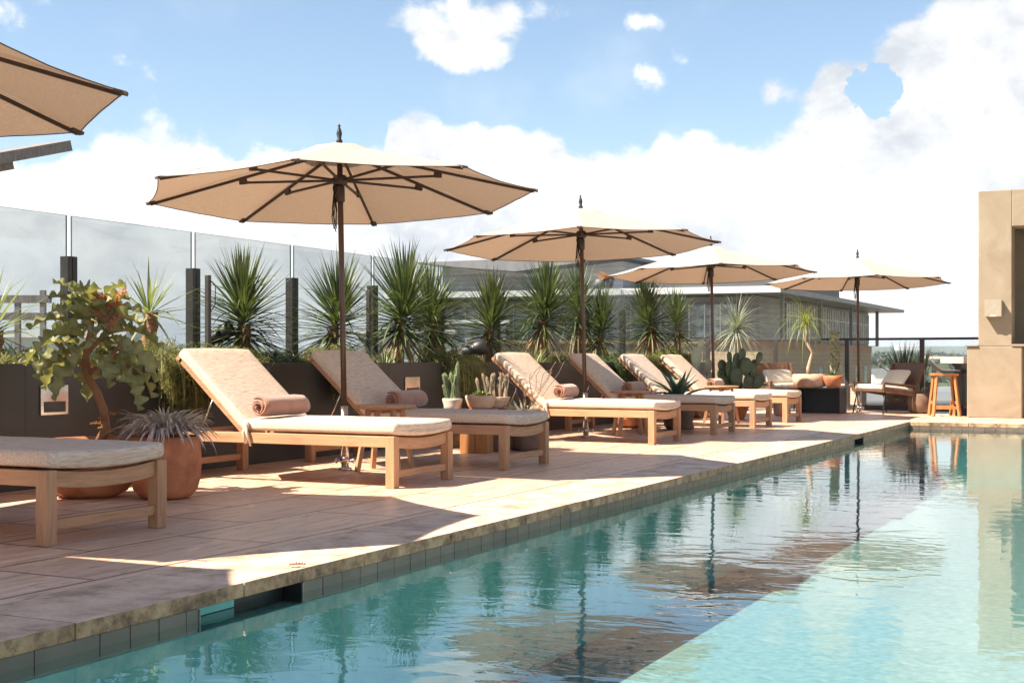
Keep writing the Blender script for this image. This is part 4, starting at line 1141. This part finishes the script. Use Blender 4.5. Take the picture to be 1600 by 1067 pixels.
# dark pot & ribbed basket standing on the deck
dk = gnd(820, 704)
o, z = pot([(.15, 0), (.165, .02), (.175, .2), (.178, .36)], M['brown_clay'], Vector((dk.x - .08, dk.y + .15, 0)), 'dark brown cylinder pot under the foot of second lounger')
pr = thing('silver_shrub', 'low silver green bushy plant in the dark brown cylinder pot', 'potted plant', Vector((dk.x - .08, dk.y + .15, z)))
rosette(120, .24, .012, 0, (.2, 2.2), .6, .12, 3).build('leaves', M['blade_grey'], pr)
pr = thing('rusty_air_plant', 'wiry tangled reddish twigs behind the succulents', 'potted plant', c0 + Vector((.32, .45, .0)))
pr.location.z = 0
g = MB(); g.lathe([(.10, 0), (.13, .05), (.14, .42)], 20); g.build('pot', M['brown_clay'], pr)
g = MB()
for i in range(14):
    a = rnd(0, 6.28); x, y = 0, 0; pts = [Vector((0, 0, .41))]
    for k in range(5): pts.append(pts[-1] + Vector((math.cos(a) * .05 + rnd(-.04, .04), math.sin(a) * .05 + rnd(-.04, .04), rnd(.03, .12))))
    g.tube(pts, .003, 4)
g.build('twigs', M['trunk'], pr)
bk_ = gnd(722, 700)
o = thing('ribbed_basket', 'ribbed woven basket pot left of the orange wooden block', 'basket', (bk_.x - .1, bk_.y + .1, 0))
g = MB(); g.lathe([(.11 + .004 * i + (.008 if i % 2 else 0), .018 * i) for i in range(17)], 28); g.build('basket_body', noisy('basket_weave', (.20, .13, .075), .8, 20, .3), o)

# agave + pots along the row
def agave(loc, lab, potmat, potlab, s=1.0, n=20, potprof=None, mat='agave', stiff=False):
    o, z = pot(potprof or [(.14, 0), (.18, .03), (.22, .2), (.235, .36)], potmat, loc, potlab)
    r = thing('agave', lab, 'potted plant', Vector(loc) + Vector((0, 0, z)))
    g = MB()
    for i in range(n):
        a = i * 2.4; u = i / n; g.blade((0, 0, 0), (math.cos(a), math.sin(a), .35 + 2.4 * u), .55 * s * rnd(.8, 1.1), .11 * s, (1.8 * (1 - u)) if not stiff else .1, 7, .35, wbase=.6, taper=1.3)
    g.build('leaves', M[mat], r); return r
ya = 16.62
agave((-5.75, ya, 0), 'dark green arching agave between the fourth and fifth full loungers', M['brown_clay'], 'dark pot of the arching agave between loungers', 1.0, 22)
q = gnd(991, 670)
pot([(.15, 0), (.20, .04), (.23, .16), (.235, .3)], M['terracotta'], (q.x - .15, q.y + .3, 0), 'terracotta pot seen under the third full lounger')
q = gnd(1064, 671)
o, z = pot([(.17, 0), (.19, .02), (.16, .12), (.20, .24), (.18, .36)], M['brown_clay'], (q.x - .05, q.y + .1, 0), 'dark waisted clay pot under the fourth full lounger')
# prickly pear
def pear(loc, lab, pads, mat, zbase):
    r = thing('prickly_pear', lab, 'cactus', (loc[0], loc[1], zbase))
    for (dx, dz, w, h, tiltp, yaw, dy) in pads:
        rot = Matrix.Rotation(yaw, 3, 'Z') @ Matrix.Rotation(tiltp, 3, 'Y')
        g = MB(); g.ell((0, 0, h / 2), (w / 2, .022, h / 2), nu=18, nv=12)
        g.v = [tuple(rot @ Vector((x * (.72 + .35 * max(0, z_ / h)), y, z_)) + Vector((dx, dy, dz))) for x, y, z_ in g.v]
        g.build('pad', mat, r)
    return r
q = gnd(1152, 664)
pc = Vector((-5.72, 18.0 + .02, 0))
o, z = pot([(.10, 0), (.13, .03), (.19, .2), (.22, .34)], M['terracotta'], (-5.55, 18.42, 0), 'tapered terracotta pot of the dark prickly pear')
o.location = (-5.95, 20.0, 0)
pads = [(0, 0, .20, .30, 0, .4, 0), (-.10, .12, .19, .28, -.5, .3, .03), (.11, .10, .18, .28, .45, .5, -.02), (-.02, .26, .18, .27, .05, .5, .0), (-.17, .30, .15, .22, -.35, .3, .05), (.20, .28, .16, .24, .25, .6, .02),
        (.05, .46, .13, .20, .15, .4, .02), (-.10, .44, .12, .18, -.2, .8, .03), (.28, .44, .11, .18, .3, .4, 0), (.10, -.0, .16, .2, .9, .7, .08), (-.22, .1, .14, .2, -.9, .2, -.02),
        (.02, .14, .20, .27, -.1, .2, -.06), (-.09, .26, .17, .24, -.15, .9, -.05), (.12, .30, .17, .24, .1, -.1, -.05), (.20, .12, .17, .25, .7, .3, .05), (-.16, .18, .16, .24, -.6, .6, .05), (.0, .38, .16, .22, .0, .2, .04)]
yaw_ = YAW
pears = [(a * CA * 1.15, b * 1.2, c * 1.2, d * 1.2, e, f + YAW, a * SA + g_) for a, b, c, d, e, f, g_ in pads]
pear((-5.95, 20.0), 'dark green prickly pear behind the last lounger towel', pears, M['pear'], z)
# pale tall cactus at planter end
kx, ky = -6.55, y_on_X(1097, -6.55)
o, z = pot([(.14, 0), (.18, .04), (.2, .3)], M['terracotta'], (kx, ky, 0), 'terracotta pot of the tall pale lobed cactus')
tall = [(-.02, 0, .22, .36, 0, 0, 0), (-.10, .22, .20, .36, -.15, .2, .02), (.10, .20, .16, .26, .2, .3, .03), (-.10, .50, .19, .34, .05, .0, 0), (-.04, .78, .12, .2, .2, .2, 0), (.09, .42, .14, .24, .1, .4, .02), (.02, .62, .10, .2, .2, 1.2, .02)]
pear((kx, ky), 'tall pale green lobed cactus by the third umbrella pole', [(a * CA, b, c, d, e, f + YAW, a * SA + g_) for a, b, c, d, e, f, g_ in tall], M['cactus_pale'], z)

# ================================================================== PLANTER PLANTS
def sword_plant(px, ycrown, L, lab, X=-7.6, n=150, trunk=True, mat='blade', w=.036, zlow=None, seed=0, name='sword_plant', crown_h=.42, low=-.55, group='sword leaved plants in the long planter', lean=0.0):
    random.seed(1000 + seed); L *= 1.17 if seed > 3 else 1.05; low += rnd(-.25, .2); lean += rnd(-.12, .12)
    Y = y_on_X(px, X); zc = z_at(X, Y, ycrown)
    r = thing(name, lab, 'plant', (X, Y, PH - .08), 0, group)
    H = zc - (PH - .08)
    if n > 100: n = int(n * 1.6)
    g = MB(); gd = MB()
    for i in range(n):
        u = i / n; a = i * 2.39996 + rnd(-.15, .15)
        phi = math.atan(low) + (1.50 - math.atan(low)) * (u ** .95) + rnd(-.08, .08); e = math.tan(min(1.5, phi))
        bz = H - crown_h * .7 + crown_h * u
        bent = rnd(0, 1) < .12
        (gd if (u < .07 and n > 100) else g).blade((.03 * math.cos(a) + lean * u, .03 * math.sin(a), bz), (math.cos(a), math.sin(a), e - (.5 if u < .07 else 0)), L * rnd(.72, 1.1) * (1 - .12 * u), w * rnd(.8, 1.15), 1.4 if bent else (.20 if e < .8 else .08) * rnd(.2, 1.6), 6 if bent else 4, .22, wbase=.5)
    g.build('leaves', M[mat], r)
    if gd.v: gd.build('dry_leaves', M['dry'], r)
    if trunk:
        g = MB(); hh = max(.08, H - crown_h * .3); k = 9; g.tube([(lean * .2 * j / k, .01 * math.sin(j), hh * j / k) for j in range(k + 1)], [.058 + (.007 if j % 2 else -.004) for j in range(k + 1)], 10)
        g.build('trunk', M['trunk'], r)
    random.seed(2000 + seed); return r
sword_plant(-6, 512, .50, 'pale bladed plant poking in from the left frame edge', n=60, w=.028, seed=1, low=-.1, mat='blade_pale', crown_h=.1)
sword_plant(235, 484, .44, 'sparse yellowing sword plant with reddish shaggy trunk', n=34, mat='blade_pale', w=.036, seed=2, low=-.35, crown_h=.08)
sword_plant(382, 486, .60, 'rounded sword plant on a short trunk above front lounger', n=170, seed=3)
sword_plant(517, 492, .56, 'sword plant directly left of the first umbrella pole', n=150, seed=4)
sword_plant(622, 482, .66, 'biggest full sword plant with a few yellow lower leaves', n=210, seed=5)
sword_plant(678, 492, .60, 'sword plant squeezed right of the biggest one', X=-7.9, n=160, seed=6)
sword_plant(762, 498, .56, 'sword plant behind the black floodlight', n=160, seed=7)
sword_plant(845, 482, .68, 'tall sword plant left of the second umbrella pole', n=200, seed=8)
sword_plant(903, 478, .60, 'sword plant right behind the second umbrella pole', X=-7.9, n=150, seed=9)
sword_plant(934, 508, .54, 'lower sword plant right of the second umbrella pole', n=130, seed=10)
sword_plant(1018, 496, .62, 'sword plant behind the fifth full lounger backrest', n=190, seed=11)
sword_plant(1060, 502, .56, 'sword plant partly hidden at the planter end', X=-7.9, n=140, seed=12)
def low_grass(px, X, L, lab, mat, seed, n=40, w=.022):
    random.seed(seed); Y = y_on_X(px, X); r = thing('strappy_plant', lab, 'plant', (X, Y, PH - .08), 0, 'low strappy plants in the long planter')
    rosette(n, L, w, 0, (.6, 3.0), .5, .04, 4).build('leaves', M[mat], r)
low_grass(602, -7.45, .30, 'small lime strappy plant at the foot of the biggest sword plant', 'blade_pale', 31)
low_grass(835, -7.4, .34, 'lime strappy plant beneath the tall sword plant', 'blade_pale', 32, 60)
low_grass(868, -7.4, .28, 'short lime strappy plant left of the second umbrella pole', 'blade_pale', 33, 40)
low_grass(806, -7.5, .30, 'low strappy plant above the third full lounger backrest', 'blade', 34)
low_grass(960, -7.3, .24, 'short green strappy plant above the fourth full lounger', 'blade', 35)

# wispy silver yucca and ponytail palm near planter end
def wispy(px, ypx, X, lab, seed):
    random.seed(seed); Y = y_on_X(px, X); zc = z_at(X, Y, ypx)
    r = thing('silver_palm', lab, 'plant', (X, Y, 0))
    g = MB()
    for i in range(190):
        a = i * 2.4; u = i / 190; e = math.tan(-.7 + 2.15 * u)
        g.blade((.02 * math.cos(a), .02 * math.sin(a), zc + .1 * u), (math.cos(a), math.sin(a), e), .78 * rnd(.6, 1.1), .019, rnd(.3, 1.4), 5, .2)
    g.build('leaves', M['blade_grey'], r)
    g = MB(); g.tube([(0, 0, .3), (.01, 0, zc * .6), (0, 0, zc)], [.04, .035, .03], 10); g.build('trunk', M['stem'], r)
    g = MB(); g.lathe([(.16, 0), (.2, .03), (.23, .2), (.24, .38), (.22, .385), (.215, .34), (.001, .335)], 28); g.build('pot', M['brown_clay'], r)
wispy(1150, 520, -6.9, 'wispy silver leaved palm behind the dark prickly pear', 41)

# black box table with bonsai bowl and small pot
bq0 = gnd(1280, 646)
BX, BY = bq0.x, bq0.y + .15
o = thing('black_box_table', 'black metal box table holding two terracotta pots', 'table', (BX, BY + .05, 0))
g = MB(); g.box(-.36, .36, -.25, .30, .42, .44); g.box(-.36, -.34, -.25, .30, 0, .42); g.box(.34, .36, -.25, .30, 0, .42); g.box(-.34, .34, .05, .07, 0, .42); g.build('box_body', M['black'], o, bevel=.002)
bw = Vector((BX - .20, BY - .02, .44))
o, z = pot([(.20, 0), (.27, .03), (.29, .14), (.285, .23)], M['terracotta_pale'], bw, 'wide pale terracotta bowl with ponytail palm on black box table')
r = thing('ponytail_palm', 'slim ponytail palm with bent bare trunk and drooping leaves', 'potted plant', bw + Vector((0, 0, z)))
g = MB(); pts = [Vector((0, 0, 0)), Vector((-.02, 0, .14)), Vector((.02, .01, .30)), Vector((.05, .02, .42)), Vector((-.02, 0, .52)), Vector((-.07, 0, .62)), Vector((-.05, 0, .78)), Vector((-.06, 0, .90))]
g.tube(pts, [.05, .035, .028, .026, .024, .022, .02, .018], 10); g.build('trunk', M['stem'], r)
random.seed(55); g = MB()
for i in range(90):
    a = i * 2.4; g.blade((-.06, 0, .88 + .04 * (i / 90)), (math.cos(a), math.sin(a), .4 + 2.4 * (i / 90) ** 2), rnd(.5, .95), .016, rnd(2.2, 4.6) * (1 - .7 * (i / 90)), 8, .2)
g.build('leaves', leaf_mat('ponytail_leaf', (.12, .16, .035), (.28, .31, .08), .3, 6), r)
sp_ = Vector((BX + .22, BY - .08, .44))
o, z = pot([(.09, 0), (.12, .03), (.165, .14), (.175, .21)], M['terracotta'], sp_, 'small terracotta pot with aloe at right end of black box table')
r = thing('small_aloe', 'small dark spiky aloe in the small terracotta pot', 'potted plant', sp_ + Vector((0, 0, z)))
rosette(22, .17, .028, 0, (.5, 2.4), .3, .02).build('leaves', M['agave'], r)
# knobbly column cactus
q = Vector((-4.98, 24.2, 0)); q.x = 0
Yc = 24.0; t_ = (1304 - 800) / F_PX; Xc = None
Dc = Yc / (CA + SA * t_); Xc = -SA * Dc + CA * t_ * Dc
o, z = pot([(.13, 0), (.16, .03), (.18, .25), (.19, .42)], M['brown_clay'], (Xc, Yc, 0), 'brown pot of the tall knobbly cactus')
r = thing('knobbly_cactus', 'tall single knobbly green column cactus beside the armchair', 'cactus', (Xc, Yc, z))
g = MB(); random.seed(9); n = 30; m_ = 14; vs = []
for i in range(n + 1):
    for k in range(m_):
        a = 2 * PI * k / m_; rr = .075 * (1 + .35 * noise.noise(Vector((math.cos(a) * 1.6, math.sin(a) * 1.6, i * .55)))) * (1 if i < n - 2 else .5)
        vs.append((rr * math.cos(a) + .01 * math.sin(i * .5), rr * math.sin(a), 1.08 * i / n))
g.add(vs, [(i * m_ + k, i * m_ + (k + 1) % m_, (i + 1) * m_ + (k + 1) % m_, (i + 1) * m_ + k) for i in range(n) for k in range(m_)] + [tuple(n * m_ + k for k in range(m_))], True)
for i in range(70):
    a = rnd(0, 6.28); z_ = rnd(.03, 1.05); g.ell((.075 * math.cos(a), .075 * math.sin(a), z_), (.022, .022, .03), nu=6, nv=4)
g.build('column', noisy('knobbly_skin', (.10, .13, .05), .6, 20, .4, c2=(.42, .42, .24)), r)

# low brick wall stub
q = gnd(1322, 641)
o = thing('brick_ledge', 'low pale narrow brick wall right of the black box table', 'wall', (q.x, q.y + .5, 0))
M['thin_brick'] = brick_mat('thin_brick', (.55, .44, .34), (.62, .50, .40), (.24, .18, .14), .30, .048)
g = MB(); g.box(-.42, .20, -.1, .35, 0, .44); g.build('brick_body', M['thin_brick'], o, bevel=.003)
g = MB(); g.box(-.43, .21, -.12, .36, .442, .47); g.build('cap', M['ceramic'], o, bevel=.003)

# white air-plant and rear tan chair behind the farthest lounger
def make_armchair():
    root = thing('lounge_armchair', 'x', 'armchair', (0, 0, 0), 0, 'low brown lounge armchairs on the far deck')
    # local: faces -y, width along x
    W_ = .36
    g = MB()
    for (x, y, x2, y2, z2) in ((-W_, -.36, -W_ + .03, -.30, .36), (W_, -.36, W_ - .03, -.30, .36), (-W_, .30, -W_ + .04, .20, .36), (W_, .30, W_ - .04, .20, .36)):
        g2 = MB(); g2.tube([(x, y, 0), (x2, y2, z2)], .011, 8); g2.build('leg', M['black'], root)
    g = MB()
    for s_ in (-1, 1):
        g.beam((s_ * W_, -.36, .40), (s_ * W_, .34, .30), .035, .07); g.beam((s_ * W_, -.36, .50), (s_ * W_, .30, .44), .045, .03)
        g.beam((s_ * W_, -.345, .37), (s_ * W_, -.345, .51), .035, .04); g.beam((s_ * W_, .24, .30), (s_ * W_, .44, .80), .035, .05)
    g.beam((-W_, -.36, .385), (W_, -.36, .385), .03, .05); g.build('side_frame', M['leather'], root, bevel=.004)
    g = MB(); g.add([(-W_ + .02, .26, .30), (W_ - .02, .26, .30), (W_ - .02, .46, .82), (-W_ + .02, .46, .82), (-W_ + .02, .285, .29), (W_ - .02, .285, .29), (W_ - .02, .485, .81), (-W_ + .02, .485, .81)],
                    [(0, 1, 2, 3), (7, 6, 5, 4), (0, 4, 5, 1), (1, 5, 6, 2), (2, 6, 7, 3), (3, 7, 4, 0)]); g.build('back_panel', M['leather'], root, bevel=.006)
    g = cushion_mb(-.35, .28, -W_ + .03, W_ - .03, .38, .47, .03)
    g.v = [(y, x, z - .10 * (x + .35)) for x, y, z in g.v]; g.build('seat_cushion', M['cream'], root).data.flip_normals()
    g = cushion_mb(-.25, .25, -.055, .055, -.15, .15, .05, nx=8, ny=4); m3 = Matrix.Rotation(R(-38), 3, 'X'); g.v = [tuple(m3 @ Vector((v[0], v[1] * (1.25 - 1.8 * abs(v[0]) - 1.6 * abs(v[2])), v[2])) + Vector((0.02, .17, .57))) for v in g.v]
    g.build('pillow', M['cream'], root).data.flip_normals()
    return root
ac = make_armchair()
q = gnd(1385, 647); ac.location = (q.x - .08, q.y + .42, 0); ac.rotation_euler.z = R(-40); ac.scale = (1.1, 1.1, 1.06); ac['label'] = 'brown lounge armchair with cream cushion facing the pool corner'
a2 = dup(ac); Yq = 23.5; t_ = (1222 - 800) / F_PX; Dq = Yq / (CA + SA * t_); a2.location = (-SA * Dq + CA * t_ * Dq, Yq, 0); a2.rotation_euler.z = R(40)
a2['label'] = 'tan lounge armchair half hidden behind the farthest lounger'
r = thing('pale_air_plant', 'pale curly air plant beside the bonsai bowl behind the last lounger', 'plant', (0, 0, 0))
t_ = (1222 - 800) / F_PX; Yq = 21.4; Dq = Yq / (CA + SA * t_); r.location = (-SA * Dq + CA * t_ * Dq, Yq, 0)
g = MB(); g.lathe([(.10, 0), (.14, .04), (.15, .42), (.14, .425), (.001, .40)], 24); g.build('pot', M['terracotta_pale'], r)
rosette(70, .24, .014, .42, (.1, 1.6), 1.6, .04, 6).build('leaves', leaf_mat('white_leaf', (.45, .42, .33), (.62, .58, .48), .1, 9), r)

# large pot with fan agave behind armchair
q = gnd(1406, 642); bx_, by_ = q.x - .1, q.y + .95
o, z = pot([(.26, 0), (.33, .05), (.37, .25), (.38, .52)], M['brown_clay'], (bx_, by_, 0), 'big dark round pot behind the brown armchair')
r = thing('fan_yucca', 'fan shaped spiky yucca behind the brown armchair', 'potted plant', (bx_, by_, z))
random.seed(77); rosette(90, .78, .04, .04, (.5, 3.2), .1, .05, 4).build('leaves', M['blade'], r)
q = gnd(1440, 640)
r = thing('stiff_agave', 'upright stiff bladed plant right of the fan yucca', 'potted plant', (bx_ + .33, by_ - .02, 0))
g = MB(); g.lathe([(.12, 0), (.16, .04), (.17, .5), (.16, .505), (.001, .48)], 24); g.build('pot', M['brown_clay'], r)
rosette(16, .74, .075, .48, (2.2, 5), 0, .06, 4, .3).build('leaves', M['blade_pale'], r)
r = thing('small_grey_agave', 'small grey spiky plant in a round brown pot by the stools', 'potted plant', (*gnd(1437, 646).xy, 0))
g = MB(); g.lathe([(.13, 0), (.19, .05), (.20, .2), (.17, .34), (.16, .345), (.001, .33)], 26); g.build('pot', M['brown_clay'], r)
rosette(34, .22, .02, .34, (.2, 2.0), .5, .03).build('leaves', M['blade_grey'], r)

# bar stools
def make_stool():
    root = thing('bar_stool', 'x', 'bar stool', (0, 0, 0), 0, 'wooden bar stools at the counter')
    for k in range(4):
        a = R(45 + 90 * k); c, s = math.cos(a), math.sin(a)
        g = MB(); g.beam((c * .29, s * .29, 0), (c * .20, s * .20, .66), .048, .04, up=(c, s, 0)); g.build('leg', M['orange_wood'], root, bevel=.004)
    g = MB()
    for k in range(4):
        a, b_ = R(45 + 90 * k), R(135 + 90 * k); zz = .14 if k % 2 == 0 else .22
        rr = .29 - .09 * zz / .66; g.beam((math.cos(a) * rr, math.sin(a) * rr, zz), (math.cos(b_) * rr, math.sin(b_) * rr, zz), .025, .05)
    g.build('foot_rail', M['orange_wood'], root, bevel=.003)
    g = MB(); g.box(-.20, .20, -.18, .18, .66, .70); g.build('seat_frame', M['orange_wood'], root, bevel=.006)
    g = MB(); vs = []; n = 14; m_ = 10
    for s_ in (0, 1):
        for i in range(n + 1):
            for j in range(m_ + 1):
                x = -.24 + .48 * i / n; y = -.22 + .44 * j / m_; r_ = (abs(x) / .24) ** 4 + (abs(y) / .22) ** 4
                k = 1 / max(1, r_ ** .25); x *= k; y *= k
                z_ = .715 + .20 * max(0, (-x - .02) / .22) ** 2.0 + .02 * (y / .22) ** 2
                vs.append((x, y, z_ + (.028 if s_ else 0)))
    N = (n + 1) * (m_ + 1); fs = []
    for i in range(n):
        for j in range(m_):
            a = i * (m_ + 1) + j; fs.append((a + 1, a + m_ + 2, a + m_ + 1, a)); fs.append((N + a, N + a + m_ + 1, N + a + m_ + 2, N + a + 1))
    for i in range(n):
        a = i * (m_ + 1); fs.append((a, a + m_ + 1, N + a + m_ + 1, N + a)); a += m_; fs.append((N + a, N + a + m_ + 1, a + m_ + 1, a))
    for j in range(m_):
        fs.append((j, N + j, N + j + 1, j + 1)); a = n * (m_ + 1) + j; fs.append((a + 1, N + a + 1, N + a, a))
    g.add(vs, fs, True); g.build('seat', M['grey_felt'], root)
    return root
bs = make_stool()
q = gnd(1471, 651)
bs.location = (q.x, q.y + .30, 0); bs.rotation_euler.z = R(18); bs['label'] = 'orange wood bar stool with grey curved seat, nearest the railing corner'
b2 = dup(bs, loc=(q.x + .28, q.y + .86, 0), label='second orange bar stool tucked under the stone counter'); b2.rotation_euler.z = R(-8)

# floodlights + thin posts in planter
def flood(px, py, X, rz, el_, lab, s=1.0):
    Y = y_on_X(px, X); z = z_at(X, Y, py)
    o = thing('floodlight', lab, 'floodlight', (X, Y, z), rz)
    g = MB(); 
    prof = [(.05, -.16), (.075, -.15)] + [(.085 - (.012 if i % 2 else 0), -.14 + .018 * i) for i in range(9)] + [(.095, .03), (.10, .16), (.092, .165), (.088, .12), (.001, .11)]
    g.lathe([(r_ * s, z_ * s) for r_, z_ in prof], 22)
    m3 = Matrix.Rotation(el_, 3, 'Y'); g.v = [tuple(m3 @ Vector(v)) for v in g.v]; g.build('lamp_body', M['black'], o)
    g = MB(); g.tube([(0, 0, -.02), (0, .0, PH - .08 - z)], .012, 8); g.beam((-.02, -.11 * s, 0), (-.02, .11 * s, 0), .02, .03); g.build('bracket', M['black'], o)
flood(741, 546, -7.35, YAW, R(70), 'black finned floodlight under the sword plant above the pots', .95)
flood(345, 522, -7.75, YAW, R(60), 'dark cylindrical spotlight under the rounded sword plant', .75)
for px, yt, X, lab in ((325, 430, -7.45, 'slim dark post in planter left of the rounded sword plant'), (576, 453, -7.5, 'slim dark post in planter left of the biggest sword plant')):
    Y = y_on_X(px, X); o = thing('path_light', lab, 'light post', (X, Y, PH - .1), 0, 'slim light posts in the planter')
    h = z_at(X, Y, yt) - PH + .1
    g = MB(); g.box(-.02, .02, -.02, .02, 0, h); g.build('post', M['bronze'], o, bevel=.002)
    g = MB(); g.tube([(.024, .01, h - .05), (.05, .04, h - .1), (.04, .05, h - .25), (.023, .01, h - .32)], .004, 6); g.build('cable', M['black'], o)

# trailing bushes over the planter
def trailing(px, X, w, top, hang, lab, n, mat='trail', seed=0, yoff=0):
    random.seed(500 + seed); Y = y_on_X(px, X)
    r = thing('trailing_bush', lab, 'plant', (X, Y, PH - .06), 0, 'feathery bushes trailing over the planter')
    g = MB()
    for i in range(n):
        a = rnd(0, 2 * PI); rr = rnd(0, 1) ** .6
        p = Vector((rr * math.cos(a) * w * .45, rr * math.sin(a) * w, rnd(0, top) * (1 - rr * rr * .8)))
        over = rnd(0, 1) < .45 and hang > .1
        if over: p.x = PFX - X + rnd(-.02, .10); p.z = .07 + rnd(0, top * .4) 
        d = Vector((math.cos(a) * .8 + (.5 if over else 0), math.sin(a) * .8, rnd(.2, 1.4))).normalized()
        L = rnd(.10, .24); drp = rnd(1.4, 3.0)
        if over:
            L = rnd(.3, 1) * hang * (1 - .6 * (p.y / w) ** 2) + .12; drp = 6
            d = Vector((rnd(.1, .7), rnd(-.4, .4), rnd(0, .6))).normalized()
        seg = 6; vs = []; side = Vector((rnd(-1, 1), rnd(-1, 1), rnd(-.3, .3))).normalized(); pts = []
        for k in range(seg + 1):
            pts.append(p.copy()); vs += [p + side * .0032, p - side * .0032]
            d = (d + Vector((rnd(-.15, .15), rnd(-.15, .15), -drp / seg))).normalized(); p = p + d * L / seg
        g.add(vs, [(2 * k, 2 * k + 1, 2 * k + 3, 2 * k + 2) for k in range(seg)], True)
        for k in range(1, seg + 1):      # side twiglets
            for _ in range(2):
                q = pts[k]; e = Vector((rnd(-1, 1), rnd(-1, 1), rnd(-.6, 1))).normalized() * rnd(.025, .05); s2 = e.cross(Vector((rnd(-1, 1), rnd(-1, 1), rnd(-1, 1)))).normalized() * .005
                g.add([q - s2 * .5, q + s2 * .5, q + e + s2 * .3, q + e - s2 * .3], [(0, 1, 2, 3)])
    g.build('stems', M[mat], r)
trailing(245, -7.3, .30, .24, .50, 'feathery bush trailing down the planter left of the front lounger', 900, seed=1)
trailing(345, -7.4, .42, .20, 0, 'feathery bush above the front lounger backrest', 700, seed=2)
trailing(425, -7.45, .35, .16, 0, 'feathery bush right of the front lounger backrest', 420, 'shrub', seed=3)
trailing(512, -7.3, .36, .22, .45, 'feathery bush trailing down beside the first umbrella pole', 800, seed=4)
trailing(697, -7.28, .36, .20, .45, 'dense dark green feathery bush trailing right of the wall light', 1300, seed=5)
trailing(15, -7.5, .60, .16, 0.0, 'low feathery bush behind the velvet leaf plant', 600, seed=6)
trailing(150, -7.5, .35, .14, 0.0, 'small feathery bush behind the velvet leaf stem', 300, 'shrub', seed=7)
trailing(955, -7.3, .50, .18, .3, 'dark trailing bush above the fourth full lounger backrest', 800, 'shrub', seed=8)
trailing(1002, -7.3, .40, .20, .2, 'feathery bush between the fourth and fifth backrests', 500, seed=9)
trailing(1045, -7.3, .42, .34, .15, 'bright yellow green feathery bush above the fifth full lounger', 900, 'trail_bright', seed=10)
trailing(890, -7.5, .45, .14, 0.0, 'low bush under the tall sword plant by second pole', 400, 'shrub', seed=11)
# air
g = MB(); g.box(-5200, 5200, -800, 5200, -17, 90)
hz = bpy.data.materials.new('haze_air'); hz.use_nodes = True; ht = hz.node_tree; ht.nodes.clear()
pv = ht.nodes.new('ShaderNodeVolumePrincipled'); pv.inputs['Color'].default_value = (.80, .88, 1.0, 1); pv.inputs['Density'].default_value = 0.00016; pv.inputs['Anisotropy'].default_value = 0.0
ho = ht.nodes.new('ShaderNodeOutputMaterial'); ht.links.new(pv.outputs[0], ho.inputs['Volume'])
g.build('haze', hz, kind='stuff')
# dry leaf on deck
q = gnd(452, 886)
o = thing('dry_leaf', 'single curled brown dry leaf lying on the paving near the pool', 'leaf', (q.x, q.y, .004), .6)
g = MB(); velvet_leaf(g, (0, 0, .004), (1, 0, .1), .07, .014, .15, .2); g.build('leaf_blade', M['trunk'], o)
